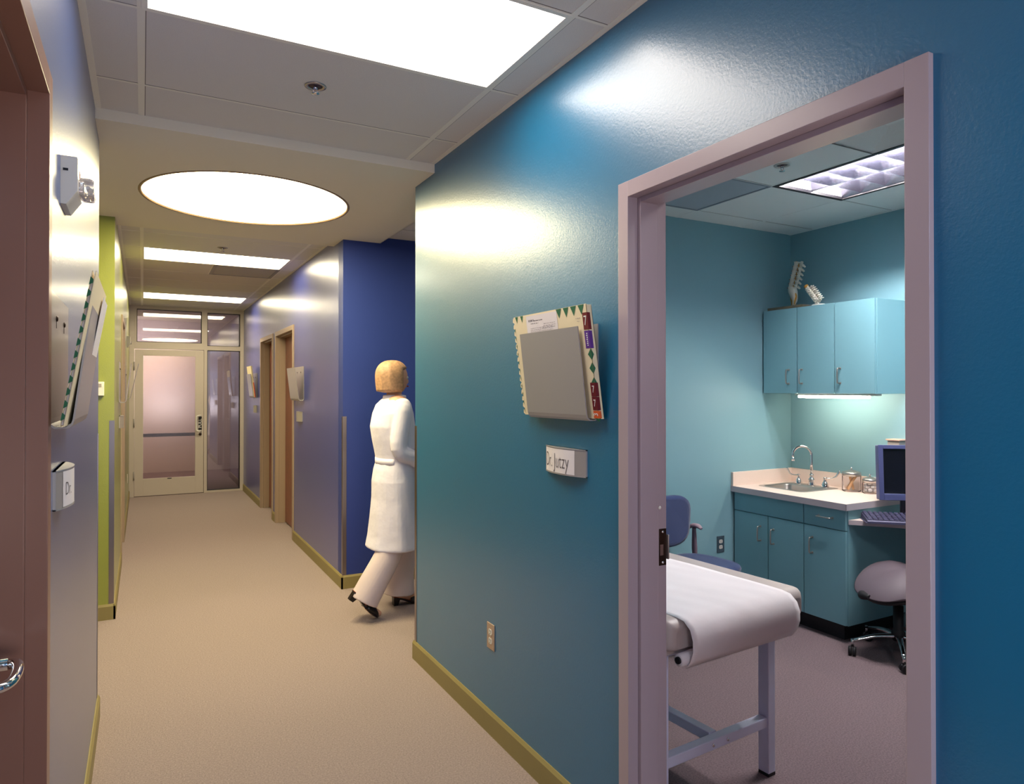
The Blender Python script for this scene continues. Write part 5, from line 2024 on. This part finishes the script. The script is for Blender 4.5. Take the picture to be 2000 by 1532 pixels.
b.lathe([(0.056, 0.0), (0.078, -0.004), (0.082, -0.028), (0.070, -0.030), (0.056, -0.010), (0.056, 0.0)], (PX + 0.0, PY, 1.488), seg=30)
b.build('coat_collar', M_COAT, coat)

# wide cream trousers
h2 = []
for pts, rr_ in (([(PX - 0.01, PY - 0.075, 0.86), (PX - 0.03, PY - 0.09, 0.62), (PX - 0.065, PY - 0.10, 0.44), (PX - 0.19, PY - 0.10, 0.22), (PX - 0.245, PY - 0.10, 0.125)], [0.095, 0.080, 0.088, 0.094, 0.098]),
                 ([(PX + 0.02, PY + 0.075, 0.86), (PX + 0.07, PY + 0.09, 0.62), (PX + 0.095, PY + 0.10, 0.44), (PX + 0.075, PY + 0.10, 0.22), (PX + 0.065, PY + 0.10, 0.085)], [0.095, 0.085, 0.090, 0.100, 0.112])):
    b = M()
    b.tube(pts, rr_, 28, smooth_path=6)
    h2.append(helper(b))
b = M()
b.loft([[(PX + dx_ * math.cos(2 * PI * k / 24), PY + 0.165 * math.sin(2 * PI * k / 24), z) for k in range(24)] for z, dx_ in ((0.80, 0.10), (0.90, 0.12), (1.0, 0.11))])
h2.append(helper(b))
mesh_from(h2, 'trousers', 0.007, 1, M_TROUS, per)


# black heeled slip-on shoes
def shoe(x, y, z, pitch, m_par):
    mx = Matrix.Translation((x, y, z)) @ Matrix.Rotation(-pitch, 4, 'Y')
    b = M()
    b.mx = mx           # local: toe at +x, heel at -x, z up
    sect = [(-0.110, 0.030, 0.052, 0.060), (-0.095, 0.034, 0.050, 0.060), (-0.05, 0.032, 0.036, 0.048), (0.0, 0.034, 0.014, 0.028), (0.05, 0.042, 0.002, 0.016), (0.09, 0.042, 0.0, 0.013), (0.125, 0.026, 0.001, 0.010), (0.138, 0.008, 0.003, 0.007)]
    b.loft([[(sx, -w_, z0), (sx, w_, z0), (sx, w_, z1), (sx, -w_, z1)] for sx, w_, z0, z1 in sect], smooth=False)
    b.prism([(-0.108, 0.0), (-0.078, 0.0), (-0.062, 0.044), (-0.110, 0.054)], 'y', -0.022, 0.022)
    so = b.build('shoe', M_SHOE, m_par)
    b = M()
    b.mx = mx
    up = []
    for sx, w_, h_ in ((0.010, 0.040, 0.062), (0.040, 0.046, 0.058), (0.08, 0.046, 0.044), (0.115, 0.034, 0.030), (0.136, 0.014, 0.018)):
        up.append([(sx, w_ * math.cos(a), 0.008 + h_ * math.sin(a)) for a in [PI * k / 12 for k in range(13)]])
    b.loft(up, closed=False)
    u_ = b.build('shoe_upper', M_SHOE, so)
    u_.modifiers.new('thickness', 'SOLIDIFY').thickness = 0.003
    b = M()
    b.mx = mx
    b.loft([[(sx, -w_ * 0.9, z1), (sx, w_ * 0.9, z1), (sx, w_ * 0.9, z1 + 0.003), (sx, -w_ * 0.9, z1 + 0.003)] for sx, w_, z0, z1 in sect[:5]], smooth=False)
    b.build('insole', M_BRICKRED, so)
    return so


shoe(PX + 0.135, PY + 0.105, 0.001, 0.0, per)
shoe(PX - 0.262, PY - 0.105, 0.088, math.radians(-38), per)
